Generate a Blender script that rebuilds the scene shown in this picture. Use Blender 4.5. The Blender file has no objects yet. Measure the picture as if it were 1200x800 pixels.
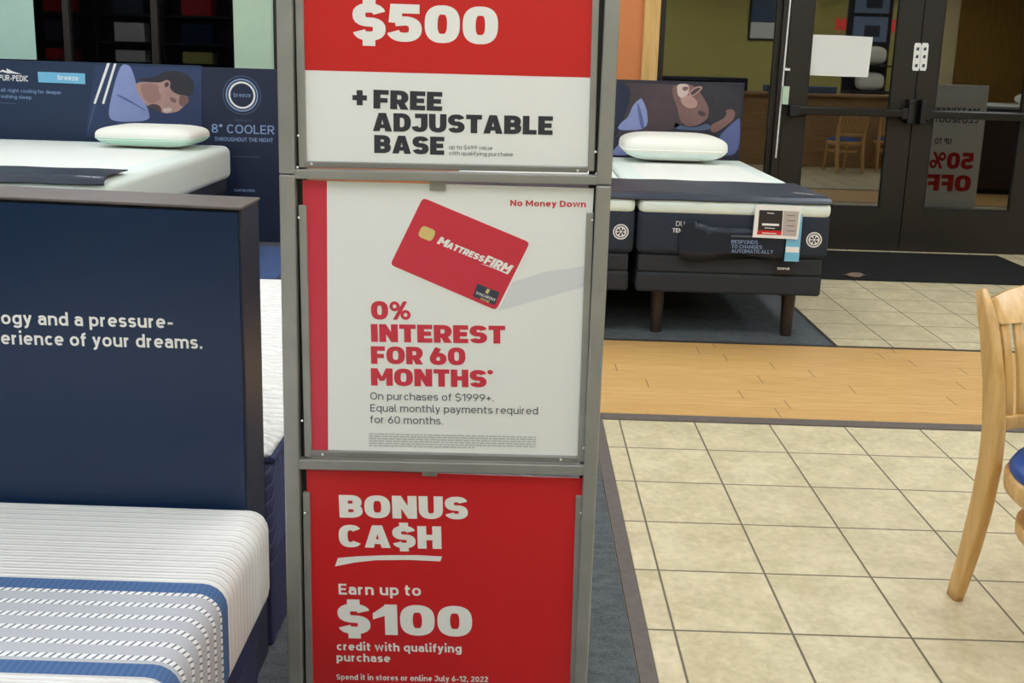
import bpy, bmesh, math, random
from mathutils import Vector, Matrix
random.seed(7)
PI = math.pi
C = bpy.context.scene.collection
scene = bpy.context.scene

# ------------------------------------------------------------------ camera
CAM_F, CAM_CY = 1157.1, 303.0            # focal length and principal row, in pixels of a 1200x800 frame
PITCH, ROLL, YAW, CAM_H = 0.19937, 0.029366, 0.0072325, 1.42636
_cy, _sy = math.cos(YAW), math.sin(YAW)
Rz = Matrix(((_cy, _sy, 0), (-_sy, _cy, 0), (0, 0, 1)))
A = Matrix(((1, 0, 0), (0, 0, -1), (0, 1, 0)))
Rx = Matrix(((1, 0, 0), (0, math.cos(PITCH), -math.sin(PITCH)), (0, math.sin(PITCH), math.cos(PITCH))))
Rr = Matrix(((math.cos(ROLL), -math.sin(ROLL), 0), (math.sin(ROLL), math.cos(ROLL), 0), (0, 0, 1)))
RW = Rr @ Rx @ A @ Rz                    # world -> (x right, y down, z forward)
EYE = Vector((0, 0, CAM_H))

cam = bpy.data.cameras.new('camera')
camo = bpy.data.objects.new('camera', cam)
C.objects.link(camo)
cam.sensor_width = 36.0
cam.lens = CAM_F * 36.0 / 1200.0
cam.shift_y = -(400.0 - CAM_CY) / 1200.0
cam.clip_start = 0.02
_f = Matrix(((1, 0, 0), (0, -1, 0), (0, 0, -1)))
camo.matrix_world = Matrix.Translation(EYE) @ (_f @ RW).transposed().to_4x4()
scene.camera = camo

def ray(x, y):
    return RW.transposed() @ Vector(((x - 600) / CAM_F, (y - CAM_CY) / CAM_F, 1.0))
def at(x, y, Y=None, z=None, X=None):
    """surveyed pixel -> point of the place, on a known depth, height or side plane"""
    d = ray(x, y)
    t = Y / d.y if Y is not None else ((z - CAM_H) / d.z if z is not None else X / d.x)
    return EYE + d * t
class Plane:
    """upright plane with a front normal"""
    def __init__(self, P, n): self.P = Vector(P); self.n = Vector(n).normalized()
    def __call__(self, x, y, off=0.0):
        d = ray(x, y); P = self.P + self.n * off
        return EYE + d * ((P - EYE).dot(self.n) / d.dot(self.n))

# ------------------------------------------------------------------ world, exposure
w = bpy.data.worlds.new('night'); scene.world = w; w.use_nodes = True
w.node_tree.nodes['Background'].inputs[0].default_value = (0.004, 0.005, 0.007, 1)
w.node_tree.nodes['Background'].inputs[1].default_value = 1.0
vs = scene.view_settings
vs.view_transform = 'Standard'; vs.look = 'None'; vs.gamma = 1.0; vs.use_curve_mapping = False
vs.exposure = -0.20
LAMP = 12.0                              # ceiling lamp strength
LAMP_COL = (0.94, 0.99, 1.05)

# ------------------------------------------------------------------ materials
def lin(c):
    return tuple(((v / 255) / 12.92 if v / 255 <= .04045 else ((v / 255 + .055) / 1.055) ** 2.4) for v in c) + (1,)
def mat(name, rgb, rough=.5, metal=0.0, spec=.5, noise=0.0, nscale=40.0, bump=0.0, bscale=200.0, emit=0.0, coat=0.0):
    m = bpy.data.materials.new(name); m.use_nodes = True
    nt = m.node_tree; b = nt.nodes['Principled BSDF']
    c = lin(rgb)
    b.inputs['Base Color'].default_value = c
    b.inputs['Roughness'].default_value = rough
    b.inputs['Metallic'].default_value = metal
    b.inputs['Specular IOR Level'].default_value = spec
    b.inputs['Coat Weight'].default_value = coat
    tc = nt.nodes.new('ShaderNodeTexCoord')
    if emit:
        b.inputs['Emission Color'].default_value = c; b.inputs['Emission Strength'].default_value = emit
    if noise:
        n = nt.nodes.new('ShaderNodeTexNoise'); n.inputs['Scale'].default_value = nscale; n.inputs['Detail'].default_value = 5
        nt.links.new(tc.outputs['Object'], n.inputs['Vector'])
        r = nt.nodes.new('ShaderNodeMapRange')
        r.inputs['From Min'].default_value = .3; r.inputs['From Max'].default_value = .7
        r.inputs['To Min'].default_value = 1 - noise; r.inputs['To Max'].default_value = 1 + noise
        nt.links.new(n.outputs['Fac'], r.inputs['Value'])
        mx = nt.nodes.new('ShaderNodeVectorMath'); mx.operation = 'SCALE'
        mx.inputs[0].default_value = c[:3]
        nt.links.new(r.outputs['Result'], mx.inputs['Scale'])
        nt.links.new(mx.outputs['Vector'], b.inputs['Base Color'])
    if bump:
        n2 = nt.nodes.new('ShaderNodeTexNoise'); n2.inputs['Scale'].default_value = bscale; n2.inputs['Detail'].default_value = 4
        nt.links.new(tc.outputs['Object'], n2.inputs['Vector'])
        bp = nt.nodes.new('ShaderNodeBump'); bp.inputs['Strength'].default_value = bump; bp.inputs['Distance'].default_value = .01
        nt.links.new(n2.outputs['Fac'], bp.inputs['Height']); nt.links.new(bp.outputs['Normal'], b.inputs['Normal'])
    return m

class NG:
    """short-hand for building a node graph"""
    def __init__(self, m): self.nt = m.node_tree; self.bsdf = self.nt.nodes['Principled BSDF']
    def n(self, t, **kw):
        nd = self.nt.nodes.new(t)
        for k, v in kw.items(): setattr(nd, k, v)
        return nd
    def l(self, a, b): self.nt.links.new(a, b)
    def val(self, sock, v):
        if hasattr(v, 'is_linked') or hasattr(v, 'links'): self.l(v, sock)
        else: sock.default_value = v
    def math(self, op, a, b=0.0, c=0.0):
        nd = self.n('ShaderNodeMath', operation=op)
        for i, v in enumerate((a, b, c)): self.val(nd.inputs[i], v)
        return nd.outputs[0]
    def mix(self, f, a, b):
        nd = self.n('ShaderNodeMix', data_type='RGBA')
        self.val(nd.inputs[0], f); self.val(nd.inputs[6], a); self.val(nd.inputs[7], b)
        return nd.outputs[2]
    def xyz(self):
        tc = self.n('ShaderNodeTexCoord'); s = self.n('ShaderNodeSeparateXYZ'); self.l(tc.outputs['Object'], s.inputs[0])
        return tc.outputs['Object'], s.outputs[0], s.outputs[1], s.outputs[2]
    def noise(self, vec, scale, detail=5, rough=.55):
        nd = self.n('ShaderNodeTexNoise'); nd.inputs['Scale'].default_value = scale; nd.inputs['Detail'].default_value = detail
        nd.inputs['Roughness'].default_value = rough; self.l(vec, nd.inputs['Vector']); return nd.outputs['Fac']
    def rng(self, v, a, b, c, d):
        nd = self.n('ShaderNodeMapRange'); self.val(nd.inputs[0], v)
        for i, q in enumerate((a, b, c, d)): nd.inputs[i + 1].default_value = q
        return nd.outputs[0]
    def bump(self, h, strength=.5, dist=.01):
        nd = self.n('ShaderNodeBump'); nd.inputs['Strength'].default_value = strength; nd.inputs['Distance'].default_value = dist
        self.l(h, nd.inputs['Height']); self.l(nd.outputs['Normal'], self.bsdf.inputs['Normal'])

def tile_mat(name, ox, oy, sx, sy):
    m = mat(name, (200, 188, 158), .42); g = NG(m); v, x, y, z = g.xyz()
    u = g.math('DIVIDE', g.math('SUBTRACT', x, ox), sx); t = g.math('DIVIDE', g.math('SUBTRACT', y, oy), sy)
    def dist(a, s):
        f = g.math('FRACT', g.math('ADD', a, .5)); return g.math('MULTIPLY', g.math('ABSOLUTE', g.math('SUBTRACT', f, .5)), s)
    dx, dy = dist(u, sx), dist(t, sy)
    d = g.math('MINIMUM', dx, dy)
    ix, iy = g.math('FLOOR', u), g.math('FLOOR', t)
    cb = g.n('ShaderNodeCombineXYZ'); g.l(ix, cb.inputs[0]); g.l(iy, cb.inputs[1])
    wn = g.n('ShaderNodeTexWhiteNoise', noise_dimensions='3D'); g.l(cb.outputs[0], wn.inputs['Vector'])
    av = g.n('ShaderNodeVectorMath', operation='MULTIPLY_ADD'); g.l(wn.outputs['Color'], av.inputs[0]); av.inputs[1].default_value = (9, 9, 9); g.l(v, av.inputs[2])
    n1 = g.noise(av.outputs[0], 7, 8, .65); n2 = g.noise(av.outputs[0], 38, 5, .6)
    mixv = g.math('ADD', g.math('MULTIPLY', n1, .6), g.math('MULTIPLY', n2, .4))
    col = g.mix(g.rng(mixv, .38, .62, 0, 1), lin((188, 175, 138)), lin((220, 208, 174)))
    col = g.mix(g.rng(wn.outputs['Value'], 0, 1, 0, .12), col, lin((180, 168, 138)))
    gr = g.rng(d, .0022, .0040, 1, 0)
    g.l(g.mix(gr, col, lin((104, 95, 80))), g.bsdf.inputs['Base Color'])
    g.l(g.rng(d, .002, .007, .8, .40), g.bsdf.inputs['Roughness'])
    g.bump(g.math('ADD', g.rng(d, .0015, .006, 0, 1), g.math('MULTIPLY', n2, .25)), .35, .004)
    return m
def wood_floor_mat():
    m = mat('bamboo_planks', (214, 170, 105), .38); g = NG(m); v, x, y, z = g.xyz()
    row = g.math('FLOOR', g.math('DIVIDE', y, .1115))
    wn = g.n('ShaderNodeTexWhiteNoise', noise_dimensions='1D'); g.l(row, wn.inputs['W'])
    xs = g.math('DIVIDE', g.math('ADD', x, g.math('MULTIPLY', wn.outputs['Value'], 3.1)), .93)
    cb = g.n('ShaderNodeCombineXYZ'); g.l(row, cb.inputs[0]); g.l(g.math('FLOOR', xs), cb.inputs[1])
    w2 = g.n('ShaderNodeTexWhiteNoise', noise_dimensions='3D'); g.l(cb.outputs[0], w2.inputs['Vector'])
    mp = g.n('ShaderNodeMapping'); mp.inputs['Scale'].default_value = (1.6, 26, 1); g.l(v, mp.inputs['Vector'])
    gn = g.noise(mp.outputs[0], 3.0, 6, .65)
    col = g.mix(g.rng(gn, .35, .65, 0, 1), lin((198, 154, 92)), lin((224, 184, 122)))
    col = g.mix(g.rng(w2.outputs['Value'], 0, 1, 0, .35), col, lin((198, 150, 86)))
    fy = g.math('FRACT', g.math('DIVIDE', y, .1115)); fx = g.math('FRACT', xs)
    dy = g.math('MULTIPLY', g.math('MINIMUM', fy, g.math('SUBTRACT', 1, fy)), .1115)
    dx = g.math('MULTIPLY', g.math('MINIMUM', fx, g.math('SUBTRACT', 1, fx)), .93)
    seam = g.math('MAXIMUM', g.rng(dx, .0015, .004, .75, 0), g.rng(dy, .0008, .002, .35, 0))
    g.l(g.mix(seam, col, lin((110, 74, 36))), g.bsdf.inputs['Base Color'])
    return m
def carpet_mat(name, a, b):
    m = mat(name, a, .95, spec=.15); g = NG(m); v, x, y, z = g.xyz()
    mp = g.n('ShaderNodeMapping'); mp.inputs['Scale'].default_value = (1, 2.6, 1); g.l(v, mp.inputs['Vector'])
    n1 = g.noise(mp.outputs[0], 150, 4, .7); n2 = g.noise(mp.outputs[0], 14, 4)
    f = g.math('ADD', g.math('MULTIPLY', n1, .7), g.math('MULTIPLY', n2, .3))
    g.l(g.mix(g.rng(f, .36, .64, 0, 1), lin(a), lin(b)), g.bsdf.inputs['Base Color'])
    g.bump(n1, .6, .006)
    return m
def wood_mat(name, a, b, axis=2, rough=.4, fine=1.0):
    m = mat(name, a, rough); g = NG(m); v, x, y, z = g.xyz()
    sc = [28 * fine, 28 * fine, 28 * fine]; sc[axis] = 2.2
    mp = g.n('ShaderNodeMapping'); mp.inputs['Scale'].default_value = sc; g.l(v, mp.inputs['Vector'])
    n1 = g.noise(mp.outputs[0], 1.6, 5, .6)
    g.l(g.mix(g.rng(n1, .35, .66, 0, 1), lin(a), lin(b)), g.bsdf.inputs['Base Color'])
    return m
def glass_mat(name, refl, tint):
    m = bpy.data.materials.new(name); m.use_nodes = True; nt = m.node_tree; nt.nodes.clear()
    out = nt.nodes.new('ShaderNodeOutputMaterial'); mx = nt.nodes.new('ShaderNodeMixShader')
    tr = nt.nodes.new('ShaderNodeBsdfTransparent'); gl = nt.nodes.new('ShaderNodeBsdfGlossy')
    tr.inputs['Color'].default_value = tint; gl.inputs['Roughness'].default_value = 0.015
    gl.inputs['Color'].default_value = (1, 1, 1, 1)
    mx.inputs[0].default_value = refl
    nt.links.new(tr.outputs[0], mx.inputs[1]); nt.links.new(gl.outputs[0], mx.inputs[2]); nt.links.new(mx.outputs[0], out.inputs[0])
    return m

M = dict(
    tile=tile_mat('cream_tile', .428, 3.525, .305, .305),
    tile_far=tile_mat('cream_tile_by_door', 1.98, 5.160, .3265, .3165),
    wood_floor=wood_floor_mat(),
    carpet=carpet_mat('grey_carpet', (66, 71, 75), (112, 117, 120)),
    mat_black=carpet_mat('black_mat', (30, 30, 31), (48, 48, 49)),
    trim_grey=mat('rubber_trim', (96, 88, 82), .6, noise=.12),
    trim_dark=mat('dark_trim', (52, 47, 42), .6),
    ceiling=mat('ceiling_board', (225, 224, 216), .9, noise=.04),
    olive=mat('olive_paint', (200, 192, 112), .7, noise=.03, nscale=3),
    orange=mat('orange_paint', (226, 140, 82), .6, noise=.03, nscale=3),
    cream_wall=mat('cream_paint', (214, 196, 150), .7),
    jamb=wood_mat('light_maple_jamb', (222, 176, 104), (238, 196, 126)),
    bronze=mat('dark_bronze_frame', (42, 37, 33), .42, .25, noise=.08),
    bronze_bar=mat('black_push_bar', (40, 37, 35), .3, .3),
    black=mat('black_plastic', (20, 19, 20), .5),
    glass=glass_mat('door_glass', .19, (.35, .36, .36, 1)),
    glass_l=glass_mat('window_glass', .065, (.35, .36, .36, 1)),
    paper=mat('white_paper', (236, 236, 232), .6),
    paper_green=mat('pale_green_paper', (196, 222, 196), .6, noise=.03, nscale=6),
    paper_mint=mat('pale_mint_paper', (196, 232, 218), .6, noise=.03, nscale=6),
    steel=mat('brushed_steel', (158, 157, 154), .42, .45, noise=.1, nscale=9),
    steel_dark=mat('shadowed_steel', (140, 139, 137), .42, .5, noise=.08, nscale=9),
    rivet=mat('bright_rivet', (235, 235, 232), .3, .6),
    red=mat('poster_red', (206, 36, 40), .32, spec=.5, noise=.02, nscale=5),
    red_mid=mat('poster_rose_red', (208, 56, 74), .34, spec=.5),
    white=mat('poster_white', (236, 237, 234), .34),
    ink=mat('poster_charcoal', (50, 52, 62), .4),
    ink_grey=mat('poster_grey_ink', (92, 96, 108), .4),
    ink_light=mat('fine_print_grey', (182, 185, 188), .4),
    ink_white=mat('poster_white_ink', (240, 238, 234), .36),
    pic_grey=mat('printed_pale_grey', (219, 221, 224), .36),
    gold=mat('printed_gold_chip', (222, 196, 128), .35),
    slate=mat('printed_slate', (62, 66, 84), .36),
    navy=mat('navy_gloss_print', (3, 36, 72), .30, spec=.5),
    navy_side=mat('navy_black_edge', (38, 42, 64), .4),
    navy_top=mat('lit_grey_edge', (96, 86, 82), .5, noise=.15, nscale=14),
    navy_print=mat('navy_backdrop_print', (30, 50, 80), .5, noise=.05, nscale=2),
    navy_panel=mat('navy_panel_print', (26, 36, 62), .5),
    sky=mat('printed_sky_blue', (120, 192, 226), .45),
    pale_blue=mat('printed_pale_blue', (140, 165, 205), .45),
    dim_blue=mat('printed_dim_blue', (74, 92, 122), .45),
    lav=mat('printed_lavender_shirt', (136, 148, 196), .45, noise=.08, nscale=7),
    lav_dk=mat('printed_shirt_fold', (88, 100, 150), .45),
    skin_glint=mat('printed_skin_and_glint', (206, 184, 180), .45),
    pic_navy=mat('printed_dusk_blue', (44, 60, 96), .45, noise=.12, nscale=3),
    skin_neck=mat('printed_skin_neck', (156, 120, 114), .45),
    lips=mat('printed_rose', (150, 74, 80), .4),
    skin=mat('printed_skin', (176, 140, 132), .45, noise=.1, nscale=12),
    skin_dk=mat('printed_skin_dim', (122, 92, 90), .45, noise=.1, nscale=12),
    skin_deep=mat('printed_skin_deep', (74, 60, 66), .45, noise=.1, nscale=12),
    hair=mat('printed_hair', (44, 44, 54), .45, noise=.15, nscale=20),
    night=mat('printed_night', (44, 46, 62), .28, noise=.15, nscale=4),
    brownish=mat('printed_dusk', (70, 62, 68), .28, noise=.1, nscale=4),
    bed_white=mat('white_knit', (240, 243, 236), .85, spec=.2, bump=.25, bscale=160),
    bed_mint=mat('pale_mint_knit', (228, 240, 233), .85, spec=.2, bump=.2, bscale=160),
    bed_char=mat('charcoal_knit', (50, 56, 68), .85, spec=.2, noise=.1, nscale=60),
    base_char=mat('charcoal_upholstery', (52, 54, 58), .85, spec=.2, noise=.1, nscale=80),
    cover=mat('dark_slate_vinyl', (46, 54, 68), .42, noise=.08, nscale=8),
    flap=mat('black_glossy_vinyl', (28, 36, 52), .34, spec=.35, bump=.5, bscale=14),
    leg_dark=mat('dark_walnut_leg', (46, 36, 30), .4),
    pillow=mat('white_pillow_knit', (243, 243, 232), .85, spec=.2, bump=.2, bscale=120),
    pillow_mint=mat('mint_pillow_gusset', (190, 226, 208), .8, spec=.2),
    price_dark=mat('price_card_dark', (44, 40, 44), .4),
    price_grey=mat('price_card_grey', (186, 178, 174), .4),
    navy_fabric=mat('navy_fabric', (56, 60, 92), .8, spec=.2, noise=.08, nscale=50),
    blue_mat=carpet_mat('blue_mat', (70, 94, 140), (92, 118, 166)),
    chair_wood=wood_mat('beech', (202, 158, 94), (224, 182, 118), 2, .32),
    seat_blue=mat('blue_vinyl', (38, 78, 150), .42, bump=.05),
    leaf=mat('dry_leaf', (122, 104, 92), .8, noise=.2),
    lamp=None,
    counter=wood_mat('oak_counter', (150, 116, 78), (172, 136, 94), 0),
    dark_wood=wood_mat('brown_wood_panel', (132, 96, 40), (160, 120, 56), 2),
    maroon=mat('dark_maroon', (52, 36, 40), .5),
    shelf_dark=mat('dark_shelf', (44, 40, 44), .6),
    neon=mat('red_sign_light', (230, 60, 60), .4, emit=1.2),
    concrete=mat('sidewalk', (120, 118, 112), .9, noise=.1),
    emblem=mat('white_emblem', (232, 232, 230), .5),
    label_white=mat('white_label', (240, 240, 238), .5),
)
M['lamp'] = mat('lamp_diffuser', (250, 255, 255), .5)
_b = M['lamp'].node_tree.nodes['Principled BSDF']
_b.inputs['Emission Color'].default_value = LAMP_COL + (1,); _b.inputs['Emission Strength'].default_value = LAMP

def striped_knit():
    """white ribbed top with blue bands and dashed grey section, all running across the bed"""
    m = mat('striped_mattress_knit', (232, 232, 230), .85, spec=.2); g = NG(m); v, x, y, z = g.xyz()
    yy = g.math('ADD', y, 1.0)      # the mattress stands 1 m ahead of the viewer
    def band(a, b): return g.math('MULTIPLY', g.math('GREATER_THAN', yy, a), g.math('LESS_THAN', yy, b))
    col = lin((236, 234, 231))
    grey = band(1.412, 1.654)
    per = .0388
    ph = g.math('FRACT', g.math('DIVIDE', g.math('SUBTRACT', yy, 1.412 - .004), per))
    dashrow = g.math('LESS_THAN', g.math('ABSOLUTE', g.math('SUBTRACT', ph, .5)), .165)
    run = g.math('SUBTRACT', x, z)
    dash = g.math('GREATER_THAN', g.math('FRACT', g.math('DIVIDE', g.math('ADD', run, g.math('MULTIPLY', yy, -.45)), .0140)), .32)
    c2 = g.mix(g.math('MULTIPLY', dashrow, dash), lin((188, 190, 197)), lin((240, 240, 240)))
    c2 = g.mix(g.math('MULTIPLY', dashrow, g.math('SUBTRACT', 1, dash)), c2, lin((120, 126, 138)))  # dark gaps between dashes: their shadows put into the colour
    rib = g.math('FRACT', g.math('DIVIDE', yy, .0215))
    ribl = g.rng(g.math('ABSOLUTE', g.math('SUBTRACT', rib, .5)), .30, .5, 0, .42)
    c1 = g.mix(ribl, col, lin((176, 176, 178)))
    cc = g.mix(grey, c1, c2)
    blue = g.math('ADD', band(1.625, 1.660), band(1.378, 1.412))
    bst = g.math('GREATER_THAN', g.math('FRACT', g.math('DIVIDE', run, .012)), .5)
    cb = g.mix(bst, lin((74, 104, 150)), lin((84, 114, 158)))
    cc = g.mix(blue, cc, cb)
    g.l(cc, g.bsdf.inputs['Base Color'])
    hb = g.math('SINE', g.math('MULTIPLY', yy, 2 * PI / .0215))
    flat = g.math('SUBTRACT', 1, band(1.378, 1.66))
    dr = g.math('MULTIPLY', g.math('MULTIPLY', dashrow, dash), grey)
    fine = g.noise(v, 420, 2)
    g.bump(g.math('ADD', g.math('ADD', g.math('MULTIPLY', g.math('ABSOLUTE', hb), flat), g.math('MULTIPLY', dr, .5)), g.math('MULTIPLY', fine, .35)), .55, .004)
    return m
M['striped'] = striped_knit()
def quilt(name, base, line, sx, sz, slope):
    m = mat(name, base, .8, spec=.2); g = NG(m); v, x, y, z = g.xyz()
    a = g.math('ADD', y, g.math('MULTIPLY', z, slope))
    f = g.math('ABSOLUTE', g.math('SUBTRACT', g.math('FRACT', g.math('DIVIDE', a, sx)), .5))
    ln = g.rng(f, .0, .12, .75, 0)
    g.l(g.mix(ln, lin(base), lin(line)), g.bsdf.inputs['Base Color'])
    g.bump(f, .5, .01)
    return m
M['navy_quilt'] = quilt('navy_quilted_side', (64, 70, 106), (112, 118, 150), .042, .05, -1.1)
def wavy():
    m = mat('white_quilted_top', (238, 237, 232), .85, spec=.2); g = NG(m); v, x, y, z = g.xyz()
    wv = g.n('ShaderNodeTexWave', wave_type='BANDS', bands_direction='Y'); wv.inputs['Scale'].default_value = 9; wv.inputs['Distortion'].default_value = 9
    wv.inputs['Detail'].default_value = 3; wv.inputs['Detail Scale'].default_value = 1.4
    g.l(v, wv.inputs['Vector'])
    g.l(g.mix(g.rng(wv.outputs['Fac'], 0, .2, .4, 0), lin((240, 239, 235)), lin((190, 186, 180))), g.bsdf.inputs['Base Color'])
    g.bump(wv.outputs['Fac'], .6, .01)
    return m
M['wavy'] = wavy()

# ------------------------------------------------------------------ mesh helpers (all shapes are given in world metres)
def link(name, bm, m, parent=None, smooth=False):
    me = bpy.data.meshes.new(name)
    if isinstance(bm, bmesh.types.BMesh):
        bmesh.ops.recalc_face_normals(bm, faces=bm.faces[:]); bm.to_mesh(me); bm.free()
    else: me = bm; me.name = name
    o = bpy.data.objects.new(name, me); C.objects.link(o)
    for mm in (m if isinstance(m, (list, tuple)) else [m]): me.materials.append(mm)
    if smooth:
        for p in me.polygons: p.use_smooth = True
    if parent:
        o.parent = parent
        off = Vector((0, 0, 0)); q = parent
        while q: off += q.location; q = q.parent
        if off.length and not parent.get('_local'): me.transform(Matrix.Translation(-off))
    return o
def struct(name, bm, m, parent=None, smooth=False):
    o = link(name, bm, m, parent, smooth)
    if not parent: o['kind'] = 'structure'
    return o
def tag(o, label, cat, group=None):
    o['label'] = label; o['category'] = cat
    if group: o['group'] = group
    return o
def thing(name, label, cat, loc=(0, 0, 0), group=None):
    o = bpy.data.objects.new(name, None); C.objects.link(o); o.location = loc; o.empty_display_size = .05
    return tag(o, label, cat, group)
def B(): return bmesh.new()
def box(bm, x0, x1, y0, y1, z0, z1, r=0.0, seg=2):
    b = bmesh.new(); bmesh.ops.create_cube(b, size=1)
    for v in b.verts:
        v.co = Vector((x0 + (v.co.x + .5) * (x1 - x0), y0 + (v.co.y + .5) * (y1 - y0), z0 + (v.co.z + .5) * (z1 - z0)))
    if r > 0: bmesh.ops.bevel(b, geom=b.edges[:], offset=r, segments=seg, profile=.5, affect='EDGES')
    join(bm, b); return bm
def join(bm, b, mtx=None):
    if mtx: bmesh.ops.transform(b, matrix=mtx, verts=b.verts[:])
    me = bpy.data.meshes.new('tmp'); b.to_mesh(me); b.free(); bm.from_mesh(me); bpy.data.meshes.remove(me)
def bar(bm, P, Q, w, n, d0, d1, r=0.0):
    """straight bar P-Q of width w lying across normal n, from depth d0 to d1 along n"""
    P, Q, n = Vector(P), Vector(Q), Vector(n).normalized()
    u = (Q - P); L = u.length; u.normalize(); s = n.cross(u).normalized()
    b = bmesh.new(); box(b, 0, L, -w / 2, w / 2, d0, d1, r)
    m = Matrix((u, s, n)).transposed().to_4x4(); m.translation = P
    join(bm, b, m); return bm
def quad(bm, pts):
    bm.faces.new([bm.verts.new(p) for p in pts]); return bm
def slab(bm, pts, n, t):
    """polygon with thickness t going back along -n"""
    n = Vector(n); f = [bm.verts.new(Vector(p)) for p in pts]; k = [bm.verts.new(Vector(p) - n * t) for p in pts]
    bm.faces.new(f); bm.faces.new(k[::-1])
    for i in range(len(f)):
        j = (i + 1) % len(f); bm.faces.new((f[j], f[i], k[i], k[j]))
    return bm
def tube(bm, pts, rad, seg=10, sq=None):
    """tube along points; rad a number or list; sq=(a,b,up) gives a rectangular-oval section"""
    pts = [Vector(p) for p in pts]; N = len(pts); rings = []
    rr = rad if isinstance(rad, (list, tuple)) else [rad] * N
    up0 = Vector(sq[2]) if sq else None
    for i, p in enumerate(pts):
        t = (pts[min(i + 1, N - 1)] - pts[max(i - 1, 0)]).normalized()
        a = (up0 if up0 else (Vector((0, 0, 1)) if abs(t.z) < .9 else Vector((1, 0, 0))))
        a = (a - t * a.dot(t)).normalized(); c = t.cross(a)
        ring = []
        for k in range(seg):
            an = 2 * PI * k / seg; ca, sa = math.cos(an), math.sin(an)
            if sq:
                e = .28; ca = math.copysign(abs(ca) ** e, ca) * sq[0]; sa = math.copysign(abs(sa) ** e, sa) * sq[1]
                ring.append(bm.verts.new(p + (a * ca + c * sa) * rr[i]))
            else: ring.append(bm.verts.new(p + (a * ca + c * sa) * rr[i]))
        rings.append(ring)
    for i in range(N - 1):
        for k in range(seg):
            bm.faces.new((rings[i][k], rings[i][(k + 1) % seg], rings[i + 1][(k + 1) % seg], rings[i + 1][k]))
    bm.faces.new(rings[0][::-1]); bm.faces.new(rings[-1]); return bm
def lathe(bm, prof, cx, cy, seg=28):
    rings = []
    for r, z in prof: rings.append([bm.verts.new((cx + r * math.cos(2 * PI * k / seg), cy + r * math.sin(2 * PI * k / seg), z)) for k in range(seg)])
    for i in range(len(rings) - 1):
        for k in range(seg): bm.faces.new((rings[i][k], rings[i][(k + 1) % seg], rings[i + 1][(k + 1) % seg], rings[i + 1][k]))
    bm.faces.new(rings[0][::-1]); bm.faces.new(rings[-1]); return bm
def cushion(bm, x0, x1, y0, y1, z0, z1, p=5.0, q=2.6, nu=40, nv=16, crown=0.0):
    """soft block: superellipse outline in plan, superellipse edge in section"""
    cx, cy, cz = (x0 + x1) / 2, (y0 + y1) / 2, (z0 + z1) / 2; a, b, h = (x1 - x0) / 2, (y1 - y0) / 2, (z1 - z0) / 2
    rings = []
    for j in range(nv + 1):
        ph = -PI / 2 + PI * j / nv; ch, sh = abs(math.cos(ph)) ** (2 / q), math.copysign(abs(math.sin(ph)) ** (2 / q), math.sin(ph))
        if j in (0, nv): ch = .001
        ring = []
        for k in range(nu):
            th = 2 * PI * k / nu; ct = math.copysign(abs(math.cos(th)) ** (2 / p), math.cos(th)); st = math.copysign(abs(math.sin(th)) ** (2 / p), math.sin(th))
            zz = cz + h * sh
            if crown and sh > 0: zz += crown * (1 - (ct * ch) ** 2) * (1 - (st * ch) ** 2)
            ring.append(bm.verts.new((cx + a * ct * ch, cy + b * st * ch, zz)))
        rings.append(ring)
    for i in range(nv):
        for k in range(nu): bm.faces.new((rings[i][k], rings[i][(k + 1) % nu], rings[i + 1][(k + 1) % nu], rings[i + 1][k]))
    bmesh.ops.remove_doubles(bm, verts=bm.verts[:], dist=1e-5); return bm

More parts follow.
